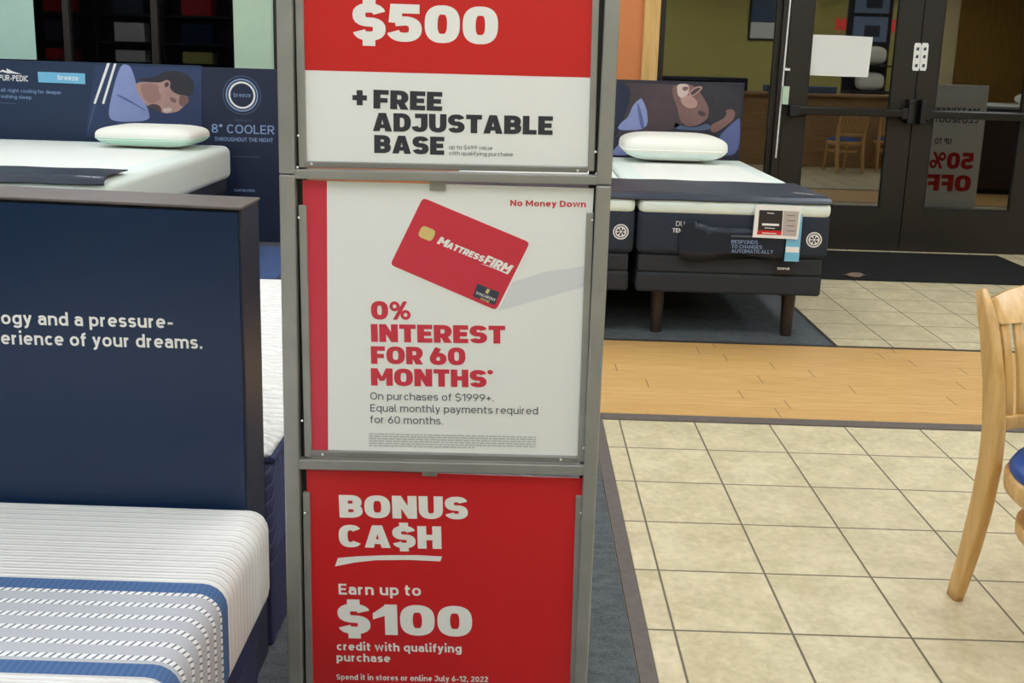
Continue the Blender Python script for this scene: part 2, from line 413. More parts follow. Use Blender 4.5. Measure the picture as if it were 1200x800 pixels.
# ------------------------------------------------------------------ lettering
HX, HY = .150, .122
def _arc(cx, cy, rx, ry, a0, a1, n=10, p=2.5):
    o = []
    for i in range(n + 1):
        t = math.radians(a0 + (a1 - a0) * i / n); c, s = math.cos(t), math.sin(t)
        o.append((cx + rx * math.copysign(abs(c) ** (2 / p), c), cy + ry * math.copysign(abs(s) ** (2 / p), s)))
    return o
def glyph(ch):
    """(width, strokes, polygons) of a heavy display letter, cap height 1"""
    a, b = HX, HY; T = 1 - b; S, P = [], []
    def ss(w, x):
        return _arc(w / 2, .6875 - .002, w / 2 - a, (T - .5) / 2, 12, 270, 14) + _arc(w / 2, .3125, w / 2 - a, (.5 - b) / 2, 90, -168, 14)[1:]
    if ch == 'O' or ch == '0':
        w = .86 if ch == 'O' else .82; S.append(_arc(w / 2, .5, w / 2 - a, .5 - b, 0, 360, 36, 2.7))
    elif ch == 'C': w = .80; S.append(_arc(w / 2, .5, w / 2 - a, .5 - b, 38, 322, 28, 2.7))
    elif ch in 'FE':
        w = .66; S += [[(a, 0), (a, 1)], [(0.02, T), (w, T)], [(.1, .5 if ch == 'E' else .45), (w - .05, .5 if ch == 'E' else .45)]]
        if ch == 'E': S.append([(0.02, b), (w, b)])
    elif ch == 'L': w = .63; S += [[(a, 0), (a, 1)], [(.02, b), (w, b)]]
    elif ch == 'T': w = .72; S += [[(w / 2, 0), (w / 2, 1)], [(0, T), (w, T)]]
    elif ch == 'I': w = .30; S.append([(a, 0), (a, 1)])
    elif ch == 'H': w = .80; S += [[(a, 0), (a, 1)], [(w - a, 0), (w - a, 1)], [(.1, .5), (w - .1, .5)]]
    elif ch == 'N': w = .82; S += [[(a, 0), (a, 1)], [(w - a, 0), (w - a, 1)]]; P.append([(.02, 1), (.30, 1), (w - .02, 0), (w - .30, 0)])
    elif ch == 'M':
        w = 1.0; S += [[(a, 0), (a, 1)], [(w - a, 0), (w - a, 1)]]; P += [[(.02, 1), (.30, 1), (w / 2 + .1, .28), (w / 2 - .1, .28)], [(w - .30, 1), (w - .02, 1), (w / 2 + .1, .28), (w / 2 - .1, .28)]]
    elif ch == 'U': w = .80; S.append([(a, 1), (a, .42)] + _arc(w / 2, .42, w / 2 - a, .42 - b, 180, 360, 16) + [(w - a, 1)])
    elif ch == 'J': w = .70; S.append([(.12, T), (w - a, T), (w - a, .40)] + _arc(w / 2 - .02, .40, w / 2 - a + .02, .40 - b, 0, -165, 14)[1:])
    elif ch == 'D': w = .80; S += [[(a, 0), (a, 1)], [(.02, T), (w * .45, T)] + _arc(w * .45, .5, w * .55 - a, .5 - b, 90, -90, 18) + [(.02, b)]]
    elif ch == 'R':
        w = .78; S += [[(a, 0), (a, 1)], [(.02, T), (w * .5, T)] + _arc(w * .5, .64, w * .5 - a, T - .64, 90, -90, 12) + [(.1, .40)]]; P.append([(.28, .40), (.56, .46), (w + .01, 0), (w - .33, 0)])
    elif ch == 'B':
        w = .78; S += [[(a, 0), (a, 1)], [(.02, T), (w * .5, T)] + _arc(w * .5, .69, w * .47 - a, T - .69, 90, -90, 12) + [(.1, .50)], [(.1, .50)] + [(w * .5, .50)] + _arc(w * .5, .31, w * .5 - a, .31 - b, 90, -90, 12) + [(.02, b)]]
    elif ch == 'A': w = .88; P += [[(0, 0), (.31, 0), (w / 2 + .08, 1), (w / 2 - .17, 1)], [(w, 0), (w - .31, 0), (w / 2 - .08, 1), (w / 2 + .17, 1)], [(.2, .17), (w - .2, .17), (w - .26, .38), (.26, .38)]]
    elif ch == 'S': w = .76; S.append(ss(w, 0))
    elif ch == '$': w = .78; S += [ss(w, 0), [(w / 2, .88), (w / 2, 1.14)], [(w / 2, -.14), (w / 2, .12)]]
    elif ch == '5':
        w = .78; S.append([(w - .06, T), (a + .03, T), (a, .50)]); S.append([(a, .53), (w * .45, .555)] + _arc(w * .47, .34, w * .53 - a, .34 - b, 85, -165, 18))
    elif ch == '1': w = .58; S.append([(w - a, 0), (w - a, 1)]); P.append([(0, .70), (.0, .50), (.32, .64), (w - .02, 1), (w - .26, 1)])
    elif ch == '6': w = .78; S += [_arc(w / 2, .34, w / 2 - a, .34 - b + .01, 0, 360, 26), [(a + .005, .36), (a + .06, .56), (.40, .95)]]
    elif ch == '%': w = 1.02; S += [None]; P.append([(.16, 0), (.36, 0), (.86, 1), (.66, 1)])
    elif ch == '+': w = .72; S += [[(w / 2, .06), (w / 2, .78)], [(0, .42), (w, .42)]]
    elif ch == '*': w = .2; P.append(_arc(.1, .88, .13, .13, 0, 350, 14, 2))
    elif ch == ' ': w = .26
    else: w = .3
    if ch == '%':
        S[:] = []
        for (cx, cy) in ((.25, .73), (.77, .27)):
            P += _ring(cx, cy, .245, .27, .09, .11)
    return w, S, P
def _ring(cx, cy, rx, ry, ix, iy, n=20):
    o = []
    for i in range(n):
        t0, t1 = 2 * PI * i / n, 2 * PI * (i + 1) / n
        o.append([(cx + rx * math.cos(t0), cy + ry * math.sin(t0)), (cx + rx * math.cos(t1), cy + ry * math.sin(t1)), (cx + ix * math.cos(t1), cy + iy * math.sin(t1)), (cx + ix * math.cos(t0), cy + iy * math.sin(t0))])
    return o
def stroke_polys(pts, hx=HX, hy=HY):
    out = []; closed = (Vector(pts[0]) - Vector(pts[-1])).length < 1e-4
    N = len(pts); off = []
    for i in range(N):
        if closed and i in (0, N - 1): d0 = Vector(pts[1]) - Vector(pts[0]); d1 = Vector(pts[-1]) - Vector(pts[-2])
        else:
            d0 = Vector(pts[i]) - Vector(pts[max(i - 1, 0)]); d1 = Vector(pts[min(i + 1, N - 1)]) - Vector(pts[i])
        if d0.length < 1e-9: d0 = d1
        if d1.length < 1e-9: d1 = d0
        d0.normalize(); d1.normalize(); t = d0 + d1
        if t.length < 1e-6: t = d0
        t.normalize(); k = min(1 / max(t.dot(d1), .35), 1.8)
        off.append((-t.y * hx * k, t.x * hy * k))
    for i in range(N - 1):
        p, q, o1, o2 = pts[i], pts[i + 1], off[i], off[i + 1]
        out.append([(p[0] + o1[0], p[1] + o1[1]), (q[0] + o2[0], q[1] + o2[1]), (q[0] - o2[0], q[1] - o2[1]), (p[0] - o1[0], p[1] - o1[1])])
    return out
def heavy_polys(s, gap=.065):
    x, polys = 0.0, []
    for ch in s:
        w, S, P = glyph(ch)
        for st in S: polys += [[(px + x, py) for px, py in q] for q in stroke_polys(st)]
        polys += [[(px + x, py) for px, py in q] for q in P]
        x += w + (gap if ch != ' ' else 0)
    return polys, x - gap
def thin_glyph(ch, t):
    """(width, strokes) of an even-weight sans letter; t = half stroke, cap height 1"""
    X, D = .74, -.27; k = .62; S = []
    def el(cx, cy, rx, ry, a0=0, a1=360, n=20): return _arc(cx, cy, rx - t, ry - t, a0, a1, n, 2.25)
    def shoulder(x0, x1, y0=0): return [(x0, .30)] + _arc((x0 + x1) / 2, X - t - (x1 - x0) * .5, (x1 - x0) / 2, (x1 - x0) * .5, 180, 0, 12) + [(x1, y0)]
    if ch == 'o': w = k + .02; S = [el(w / 2, X / 2, w / 2, X / 2)]
    elif ch == 'c': w = k - .06; S = [el(w / 2 + .02, X / 2, w / 2 + .01, X / 2, 42, 318)]
    elif ch == 'e': w = k; S = [[(t, X / 2), (w - t, X / 2)] + el(w / 2, X / 2, w / 2, X / 2, 0, 315)[0:]]
    elif ch in 'bdpqg':
        w = k + .01; S = [el(w / 2, X / 2, w / 2, X / 2)]
        if ch == 'b': S.append([(t, 0), (t, 1.03)])
        if ch == 'd': S.append([(w - t, 0), (w - t, 1.03)])
        if ch == 'p': S.append([(t, X), (t, D)])
        if ch == 'q': S.append([(w - t, X), (w - t, D)])
        if ch == 'g': S.append([(w - t, X), (w - t, 0)] + _arc(w / 2, 0, w / 2 - t, .26 - t, 0, -155, 12))
    elif ch == 'a':
        w = .56; yb = .44; cy = (yb + t) / 2; ry = (yb - t) / 2
        S = [_arc(w / 2 - .01, X - t - .2, w / 2 - t + .01, .2, 155, 0, 12) + [(w - t, 0)], [(w - t, yb), (w * .42, yb)] + _arc(w * .42, cy, w * .42 - t, ry, 90, 270, 10) + [(w * .5, t), (w - t, .15)]]
    elif ch == 'h': w = k - .01; S = [[(t, 0), (t, 1.03)], shoulder(t, w - t)]
    elif ch == 'n': w = k - .01; S = [[(t, 0), (t, X)], shoulder(t, w - t)]
    elif ch == 'm': w = .96; S = [[(t, 0), (t, X)], shoulder(t, w / 2), shoulder(w / 2, w - t)]
    elif ch == 'r': w = .40; S = [[(t, 0), (t, X)], [(t, .36)] + _arc(t + .27, X - t - .27, .27, .27, 180, 95, 8)]
    elif ch == 'u': w = k - .01; S = [[(w - t, X), (w - t, 0)], [(x, X - y) for x, y in [(t, 0), (t, X - .3)]][:1] + _arc(w / 2, t + (w / 2 - t), w / 2 - t, w / 2 - t, 180, 360, 12)]
    elif ch == 'i': w = 2 * t + .02; S = [[(w / 2, 0), (w / 2, X)], [(w / 2, .90), (w / 2, .90 + 2.3 * t)]]
    elif ch == 'l': w = 2 * t + .10; S = [[(t, 1.03), (t, .16), (t + .03, .05 + t * .4), (w + .01, t)]]
    elif ch == 't': w = .40; S = [[(.15, .95), (.15, .22)] + _arc(.32, .22, .17, .22 - t, 180, 275, 8), [(0, X - t), (w - .02, X - t)]]
    elif ch == 'f': w = .38; S = [[(.15, 0), (.15, .78)] + _arc(.34, .78, .19, .25 - t, 180, 88, 8), [(0, X - t), (w - .02, X - t)]]
    elif ch == 's': w = .52; S = [_arc(w / 2, X * .75 - t * .5, w / 2 - t, X * .25 - t * .5, 20, 270, 12) + _arc(w / 2, X * .25 + t * .5, w / 2 - t, X * .25 - t * .5, 90, -160, 12)[1:]]
    elif ch == 'v': w = .56; S = [[(t * .8, X), (w / 2, t * .6), (w - t * .8, X)]]
    elif ch == 'w': w = .88; S = [[(t * .8, X), (w * .28, t * .6), (w / 2, X - .02), (w * .72, t * .6), (w - t * .8, X)]]
    elif ch == 'y': w = .56; S = [[(t * .8, X), (w / 2, .04)], [(w - t * .8, X), (w / 2 - .06, -.12), (w / 2 - .15, D + t), (.05, D + t)]]
    elif ch == 'z': w = .5; S = [[(.03, X - t), (w - .05, X - t), (.06, t), (w - .02, t)]]
    elif ch == 'k': w = .56; S = [[(t, 0), (t, 1.03)], [(w - .06, X), (t, .28)], [(.22, .40), (w - .03, 0)]]
    elif ch == 'x': w = .56; S = [[(.05, 0), (w - .05, X)], [(.05, X), (w - .05, 0)]]
    elif ch == '-': w = .42; S = [[(.04, .37), (w - .04, .37)]]
    elif ch == '.': w = 2 * t + .02; S = [[(w / 2, 0), (w / 2, 2.2 * t)]]
    elif ch == ',': w = 2 * t + .02; S = [[(w / 2 + .01, 2 * t), (w / 2 - .05, -.16)]]
    elif ch == '+': w = .62; S = [[(.04, .42), (w - .04, .42)], [(w / 2, .15), (w / 2, .69)]]
    elif ch == '\u00b0': w = .34; S = [el(w / 2, .84, w / 2, .17)]
    elif ch in 'O0': w = .80 if ch == 'O' else .66; S = [el(w / 2, .5, w / 2, .5, 0, 360, 28)]
    elif ch == 'C': w = .72; S = [el(w / 2 + .02, .5, w / 2 + .01, .5, 45, 315, 24)]
    elif ch == 'G': w = .78; S = [el(w / 2, .5, w / 2, .5, 45, 340, 24) + [(w - t, .47), (w * .55, .47)]]
    elif ch == 'Q': w = .80; S = [el(w / 2, .5, w / 2, .5, 0, 360, 28), [(.5, .25), (.78, -.02)]]
    elif ch in 'EF':
        w = .60; S = [[(w - .02, 1 - t), (t, 1 - t), (t, t if ch == 'E' else 0)] + ([(w, t)] if ch == 'E' else []), [(t, .5), (w - .08, .5)]]
    elif ch == 'L': w = .56; S = [[(t, 1), (t, t), (w, t)]]
    elif ch == 'T': w = .62; S = [[(0, 1 - t), (w, 1 - t)], [(w / 2, 1 - t), (w / 2, 0)]]
    elif ch == 'I': w = 2 * t + .02; S = [[(w / 2, 0), (w / 2, 1)]]
    elif ch == 'H': w = .72; S = [[(t, 0), (t, 1)], [(w - t, 0), (w - t, 1)], [(t, .5), (w - t, .5)]]
    elif ch == 'N': w = .74; S = [[(t, 0), (t, 1)], [(w - t, 0), (w - t, 1)], [(t, 1 - t * .8), (w - t, t * .8)]]
    elif ch == 'M': w = .90; S = [[(t, 0), (t, 1)], [(w - t, 0), (w - t, 1)], [(t, 1 - t * .8), (w / 2, .3), (w - t, 1 - t * .8)]]
    elif ch == 'U': w = .72; S = [[(t, 1), (t, .36)] + _arc(w / 2, .36, w / 2 - t, .36 - t, 180, 360, 14) + [(w - t, 1)]]
    elif ch == 'J': w = .58; S = [[(.1, 1 - t), (w - t, 1 - t), (w - t, .33)] + _arc(w / 2 - .02, .33, w / 2 - t + .02, .33 - t, 0, -160, 12)]
    elif ch == 'D': w = .74; S = [[(t, t), (t, 1 - t), (w * .4, 1 - t)] + _arc(w * .4, .5, w * .6 - t, .5 - t, 90, -90, 16) + [(t, t)]]
    elif ch in 'PR':
        w = .66; S = [[(t, 0), (t, 1 - t), (w * .5, 1 - t)] + _arc(w * .5, .71, w * .5 - t, .29 - t, 90, -90, 12) + [(t, .42 + t)]]
        if ch == 'R': S.append([(w * .48, .42 + t), (w - t * .7, 0)])
    elif ch == 'B':
        w = .68; S = [[(t, .52), (w * .5, .52)] + _arc(w * .5, .26 + t / 2, w * .5 - t, .26 - t / 2, 90, -90, 12) + [(t, t), (t, 1 - t), (w * .48, 1 - t)] + _arc(w * .48, .76 - t / 2, w * .47 - t, .24 - t / 2, 90, -90, 12)]
    elif ch == 'S': w = .66; S = [_arc(w / 2, .75 - t * .5, w / 2 - t, .25 - t * .5, 20, 270, 14) + _arc(w / 2, .25 + t * .5, w / 2 - t, .25 - t * .5, 90, -160, 14)[1:]]
    elif ch == '$': w = .66; S = [_arc(w / 2, .75 - t * .5, w / 2 - t, .25 - t * .5, 20, 270, 14) + _arc(w / 2, .25 + t * .5, w / 2 - t, .25 - t * .5, 90, -160, 14)[1:], [(w / 2, .95), (w / 2, 1.13)], [(w / 2, .05), (w / 2, -.13)]]
    elif ch == 'A': w = .76; S = [[(t * .7, 0), (w / 2, 1 - t * .6), (w - t * .7, 0)], [(.2, .28), (w - .2, .28)]]
    elif ch == 'Y': w = .68; S = [[(t * .7, 1), (w / 2, .42), (w - t * .7, 1)], [(w / 2, .44), (w / 2, 0)]]
    elif ch == 'W': w = 1.0; S = [[(t, 1), (w * .28, t), (w / 2, .95), (w * .72, t), (w - t, 1)]]
    elif ch == 'V': w = .7; S = [[(t, 1), (w / 2, t), (w - t, 1)]]
    elif ch == '1': w = .40; S = [[(.03, .74), (w - t, .97)], [(w - t, 1), (w - t, 0)]]
    elif ch == '2': w = .60; S = [_arc(w / 2, .70, w / 2 - t, .30 - t, 165, -25, 12) + [(.06, t), (w - .01, t)]]
    elif ch == '4': w = .64; S = [[(.40, 1), (.05, .28), (w, .28)], [(w - .18, .62), (w - .18, 0)]]
    elif ch == '5': w = .62; S = [[(w - .06, 1 - t), (t + .04, 1 - t), (t, .53)] + _arc(w / 2 - .02, .32, w / 2 - t + .02, .32 - t, 118, -155, 16)]
    elif ch in '69':
        w = .64; S = [el(w / 2, .32, w / 2, .32), [(t + .01, .36), (t + .10, .58), (.44, .98)]]
        if ch == '9': S = [[(w - x, 1 - y) for x, y in st] for st in S]
    elif ch == '7': w = .58; S = [[(.02, 1 - t), (w - .06, 1 - t), (.16, 0)]]
    elif ch == '8': w = .64; S = [el(w / 2, .74, w / 2 - .03, .26), el(w / 2, .27, w / 2, .27)]
    elif ch == '%': w = .9; S = [el(.2, .76, .2, .24), el(.7, .24, .2, .24), [(.2, 0), (.7, 1)]]
    elif ch == ' ': w = .20
    else: w = .4
    return w, S
def thin_polys(s, bold):
    t = .056 + bold; x, polys = 0.0, []
    for ch in s:
        w, S = thin_glyph(ch, t)
        for st in S: polys += [[(px + x, py) for px, py in q] for q in stroke_polys(st, t, t)]
        x += w + .115
    return polys, x - .115
from mathutils.geometry import delaunay_2d_cdt
def union_mesh(name, polys):
    """one flat mesh covering the union of the outlines (no overlapping faces)"""
    vs_, fs_ = [], []
    for q in polys:
        for i in range(1, len(q) - 1):
            t = [q[0], q[i], q[i + 1]]
            ar = (t[1][0] - t[0][0]) * (t[2][1] - t[0][1]) - (t[2][0] - t[0][0]) * (t[1][1] - t[0][1])
            if abs(ar) < 1e-8: continue
            if ar < 0: t = t[::-1]
            fs_.append([len(vs_), len(vs_) + 1, len(vs_) + 2]); vs_ += [Vector(p) for p in t]
    v, e, f, ov, oe, of_ = delaunay_2d_cdt(vs_, [], fs_, 0, 1e-5)
    f = [q for q, o in zip(f, of_) if len(o)]
    me = bpy.data.meshes.new(name); me.from_pydata([(p.x, p.y, 0) for p in v], [], [tuple(i) for i in f]); me.update()
    return me
def text(name, s, P0, P1, cap, n, m, parent, heavy=False, bold=0.0, shear=0.0, off=.0006, capx=1.0):
    """write s from P0 to P1 (its baseline) with capital height cap, on the plane with normal n"""
    P0, P1, n = Vector(P0), Vector(P1), Vector(n).normalized()
    u = P1 - P0; W = u.length; uh = u.normalized(); vh = n.cross(uh).normalized()
    if vh.z < 0 and abs(n.z) < .7: vh = -vh
    polys, wd = heavy_polys(s) if heavy else thin_polys(s, bold)
    me = union_mesh(name, [[(px / wd, py) for px, py in q] for q in polys])
    for v in me.vertices:
        a, b = v.co.x, v.co.y
        v.co = P0 + uh * (a * W + shear * b * cap) + vh * (b * cap) + n * off
    o = link(name, me, m, parent)
    bm = bmesh.new(); bm.from_mesh(me)
    for f in bm.faces:
        if f.normal.dot(n) < 0: f.normal_flip()
    bm.to_mesh(me); bm.free()
    return o
def ptext(name, s, p0, p1, capy, plane, m, parent, off=.0006, **k):
    """the same with the baseline surveyed as pixels; capy = pixel height of the capitals at p0"""
    P0, P1 = plane(*p0, off), plane(*p1, off); Q = plane(p0[0], p0[1] - capy, off)
    return text(name, s, P0, P1, (Q - P0).length, plane.n, m, parent, off=0.0, **k)
def ppoly(name, pts, plane, m, parent, off=.0004, t=.0):
    if name == 'picture':
        for _ in range(2):
            pts = [q for i in range(len(pts)) for q in ((pts[i][0] * .78 + pts[(i + 1) % len(pts)][0] * .22, pts[i][1] * .78 + pts[(i + 1) % len(pts)][1] * .22), (pts[i][0] * .22 + pts[(i + 1) % len(pts)][0] * .78, pts[i][1] * .22 + pts[(i + 1) % len(pts)][1] * .78))]
    bm = B(); P = [plane(x, y, off) for x, y in pts]
    if t: slab(bm, P, plane.n, t)
    else: bm.faces.new([bm.verts.new(p) for p in P])
    o = link(name, bm, m, parent)
    return o
def pring(name, c, rx, w, plane, m, parent, off=.0006, n=36):
    bm = bmesh.new(); P0 = plane(c[0], c[1], off); R = (plane(c[0] + rx, c[1], off) - P0).length; r = R - (plane(c[0] + w, c[1], off) - P0).length
    u = Vector((0, 0, 1)).cross(plane.n).normalized(); v = Vector((0, 0, 1))
    for q in _ring(0, 0, R, R, max(r, 0), max(r, 0), n):
        bm.faces.new([bm.verts.new(P0 + u * a + v * b) for a, b in q])
    return link(name, bm, m, parent)

# ================================================================== THE SETTING
YD = 7.85                                 # storefront plane
XL, XR, YB, ZC = -9.5, 9.5, -3.2, 3.0
bm = B(); box(bm, XL, XR, YB, YD + .2, -.08, -.004); struct('floor', bm, M['tile'])
bm = B(); box(bm, 1.66, XR, 4.99, YD + .1, -.004, .0); struct('floor_door_tiles', bm, M['tile_far'])
bm = B(); box(bm, .36, XR, YB, 3.83, -.004, .0); struct('floor_main_tiles', bm, M['tile'])
bm = B(); box(bm, XL, .312, YB, 3.86, -.004, .002); struct('floor_carpet', bm, M['carpet'])
bm = B(); box(bm, XL, 1.672, 5.0, YD + .05, -.004, .002); struct('floor_carpet_far', bm, M['carpet'])
bm = B(); box(bm, -2.05, XR, 3.86, 5.0, -.004, .001); struct('floor_wood_strip', bm, M['wood_floor'])
bm = B(); box(bm, XL, -2.05, 3.86, 5.0, -.004, .002); struct('floor_carpet_side', bm, M['carpet'])
bm = B(); bar(bm, (.336, YB, 0), (.336, 3.84, 0), .044, (0, 0, 1), -.003, .006, .002); struct('trim_1', bm, M['trim_grey'])
bm = B(); box(bm, -2.05, XR, 3.815, 3.88, -.003, .006, .002); struct('trim_2', bm, M['trim_grey'])
bm = B(); box(bm, -2.05, XR, 4.985, 5.008, -.003, .004, .001); struct('trim_3', bm, M['trim_dark'])
bm = B(); box(bm, 1.664, 1.684, 5.0, YD, -.003, .004, .001); struct('trim_4', bm, M['trim_dark'])
bm = B(); box(bm, XL, XR, YB, YD + .2, ZC, ZC + .08); struct('ceiling', bm, M['ceiling'])
bm = B(); box(bm, XL, XR, YB - .12, YB, 0, ZC); struct('wall_back', bm, M['olive'])
bm = B(); box(bm, XL - .12, XL, YB, YD + .2, 0, ZC); struct('wall_left', bm, M['cream_wall'])
bm = B(); box(bm, XR, XR + .12, YB, YD + .2, 0, ZC); struct('wall_right', bm, M['olive'])
# front wall pieces: solid orange pier, low sill wall left, header
bm = B(); box(bm, -1.92, .91, YD, YD + .16, 0, ZC); struct('wall_front', bm, M['orange'])
bm = B(); box(bm, XL, XR, YD + .02, YD + .16, 2.62, ZC); struct('wall_front_header', bm, M['orange'])
bm = B(); box(bm, 5.6, XR, YD, YD + .16, 0, 2.62); struct('wall_front_right', bm, M['olive'])
bm = B(); box(bm, XL, XR, YD + .2, YD + 6, -.14, -.05); struct('floor_sidewalk', bm, M['concrete'])
bm = B(); box(bm, .905, 1.03, YD - .03, YD + .1, 0, 2.62, .004); struct('trim_5', bm, M['jamb'])

# left shop window
def window(name, x0, x1, z0, z1, mulls, glass, fr=.05):
    bm = B()
    box(bm, x0, x1, YD + .03, YD + .10, z0, z0 + fr * 1.6); box(bm, x0, x1, YD + .03, YD + .10, z1 - fr, z1)
    box(bm, x0, x0 + fr, YD + .03, YD + .10, z0, z1); box(bm, x1 - fr, x1, YD + .03, YD + .10, z0, z1)
    for m_ in mulls: box(bm, m_ - fr / 2, m_ + fr / 2, YD + .02, YD + .10, z0, z1)
    o = struct(name, bm, M['bronze'])
    bm = B(); box(bm, x0 + .01, x1 - .01, YD + .055, YD + .063, z0 + .02, z1 - .02); link('window_pane', bm, glass, o)
    return o
window('window_1', XL, -1.92, .0, 2.62, (-7.6, -5.6, -3.59, -2.9), M['glass_l'])
window('window_2', 1.03, 1.985, .0, 2.62, (), M['glass'])
window('window_3', 4.14, 5.6, .0, 2.62, (4.9,), M['glass'])

# double entrance door
def door_leaf(name, x0, x1, gx0, gx1, hinge_right):
    bm = B(); y0, y1 = YD - .005, YD + .04
    box(bm, x0, gx0, y0, y1, .01, 2.3); box(bm, gx1, x1, y0, y1, .01, 2.3)
    box(bm, gx0, gx1, y0, y1, .01, .345); box(bm, gx0, gx1, y0, y1, 2.16, 2.3)
    o = struct(name, bm, M['bronze'])
    bm = B(); box(bm, gx0 - .01, gx1 + .01, YD + .014, YD + .022, .335, 2.17); link('glass_pane', bm, M['glass'], o)
    bm = B()
    for a, b_, c, d in ((gx0, gx0 + .012, .345, 2.16), (gx1 - .012, gx1, .345, 2.16), (gx0, gx1, .345, .357), (gx0, gx1, 2.148, 2.16)):
        box(bm, a, b_, YD - .008, YD + .013, c, d)
    link('glazing_bead', bm, M['black'], o)
    bx0, bx1 = (x0 + .02, x1 + .02) if not hinge_right else (x0 - .02, x1 - .02)
    bm = B(); box(bm, x0 + .03, x1 - .03, YD - .085, YD - .045, 1.068, 1.128, .008); pb = link('push_bar', bm, M['bronze_bar'], o)
    bm = B()
    for xx in (x0 + .03, x1 - .11): box(bm, xx, xx + .08, YD - .09, YD - .004, 1.055, 1.14, .006)
    link('push_bar_end', bm, M['black'], pb)
    lx = x1 - .07 if not hinge_right else x0 + .02
    bm = B(); box(bm, lx, lx + .05, YD - .10, YD - .004, 1.02, 1.21, .01); link('latch_case', bm, M['black'], o)
    return o
DL = door_leaf('door_1', 2.035, 3.046, 2.205, 2.872, False)
DR = door_leaf('door_2', 3.054, 4.085, 3.205, 3.905, True)
bm = B(); box(bm, 1.975, 2.03, YD - .01, YD + .1, 0, 2.62); box(bm, 4.09, 4.145, YD - .01, YD + .1, 0, 2.62); box(bm, 2.03, 4.09, YD, YD + .1, 2.3, 2.36); box(bm, 2.03, 4.09, YD + .0, YD + .1, -.005, .012)
struct('trim_6', bm, M['bronze'])
bm = B(); bar(bm, at(909, 185, Y=YD - .012), at(930, -40, Y=YD - .012), .011, (0, -1, 0), -.004, .004); struct('trim_7', bm, M['label_white'])
bm = B(); box(bm, 1.02, 1.985, YD + .025, YD + .11, 2.3, 2.36); struct('trim_8', bm, M['bronze'])

# ------------------------------------------------------------------ ceiling lamps
lamp_xy = [(x, y) for x in (-7.2, -4.8, -2.4, 0.0, 2.4, 4.8, 7.2) for y in (-1.6, .9, 3.4, 5.9)]
lbm = B(); box(lbm, -.30, .30, -.60, .60, -.012, -.004); lme = bpy.data.meshes.new('diffuser'); lbm.to_mesh(lme); lbm.free(); lme.materials.append(M['lamp'])
fbm = B()
for a in ((-.33, -.30, -.63, .63), (.30, .33, -.63, .63), (-.30, .30, -.63, -.60), (-.30, .30, .60, .63)): box(fbm, *a, -.02, 0)
fme = bpy.data.meshes.new('frame'); fbm.to_mesh(fme); fbm.free(); fme.materials.append(M['label_white'])
for x, y in lamp_xy:
    t = thing('ceiling_light', 'flat white fluorescent ceiling panel of the showroom, lit', 'ceiling light', (x, y, ZC), 'lit ceiling panels')
    for nm, me in (('frame', fme), ('diffuser', lme)):
        o = bpy.data.objects.new(nm, me); C.objects.link(o); o.parent = t

# ================================================================== SIGN STAND AND POSTERS
phi = math.radians(2.2)
SN = Vector((-math.sin(phi), -math.cos(phi), 0))
SP = Plane((-.15, 1.855, 0), SN)
stand = thing('sign_stand', 'tall grey steel sign stand holding three posters one above another', 'sign stand', (-.14, 1.86, 0))
def base_of(p, z): q = Vector(p); q.z = z; return q
SU = Vector((0, 0, 1)).cross(SN).normalized()
if SU.x < 0: SU = -SU
def upos(x, y): return (SP(x, y) - SP.P).dot(SU)
uL0, uL1 = upos(331, 400), upos(350, 400)
uL0, uL1 = upos(325.5, 2), upos(344.5, 2)
uR0, uR1 = upos(708.5, 2), upos(726.5, 2)
def up(u, z, off=0.0): v = SP.P + SU * u + SN * off; v.z = z; return v
for ua, ub in ((uL0, uL1), (uR0, uR1)):
    c = (ua + ub) / 2
    bm = B(); bar(bm, up(c, .02), up(c, 1.20), ub - ua, SN, -.016, .014, .003); link('post', bm, M['steel'], stand)
    bm = B(); bar(bm, up(c, 1.2015), up(c, 1.95), ub - ua, SN, -.016, .014, .003); link('post', bm, M['steel'], stand)
    bm = B(); bar(bm, up(c, .012, -.28), up(c, .012, .28), .05, (0, 0, 1), -.010, .010, .004); link('foot', bm, M['steel'], stand)
def rail(name, p0, p1, w_px, d0, d1, m='steel'):
    P, Q = SP(*p0), SP(*p1); Wd = (SP(p0[0], p0[1] + w_px) - P).length
    bm = B(); bar(bm, P, Q, Wd, SN, d0, d1, .002); return link(name, bm, M[m], stand)
rail('rail', (346, 203), (707, 210.5), 11, -.014, .012)
rail('rail', (350, 541.5), (695, 549), 11.5, -.014, .012)
rail('rail', (358, 880), (682, 884), 12, -.014, .012)
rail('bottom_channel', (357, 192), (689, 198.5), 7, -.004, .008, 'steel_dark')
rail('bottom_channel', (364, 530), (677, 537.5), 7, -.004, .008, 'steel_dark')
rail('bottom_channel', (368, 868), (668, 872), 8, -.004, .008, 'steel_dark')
def side(xa, ya, xb, yb, wpx, m='steel'):
    P, Q = SP(xa, ya), SP(xb, yb); Wd = (SP(xa + wpx, ya) - P).length
    bm = B(); bar(bm, P, Q, Wd, SN, -.005, .006, .0015); link('side_channel', bm, M[m], stand)
side(350, -60, 355.5, 196, 9.5); side(700, -60, 692.5, 200, 8)
side(355, 240, 362, 534, 9); side(691.5, 249, 680.5, 540, 8.5)
side(359.5, 576, 364.5, 878, 8); side(678.5, 580, 669, 878, 7.5)
for (x, y) in ((513, 218), (503.5, 556)):
    P = SP(x, y); bm = B(); bar(bm, SP(x, y - 8), SP(x, y + (5 if y < 300 else 1)), .030, SN, -.002, .0045, .0012); link('clip', bm, M['steel'], stand)
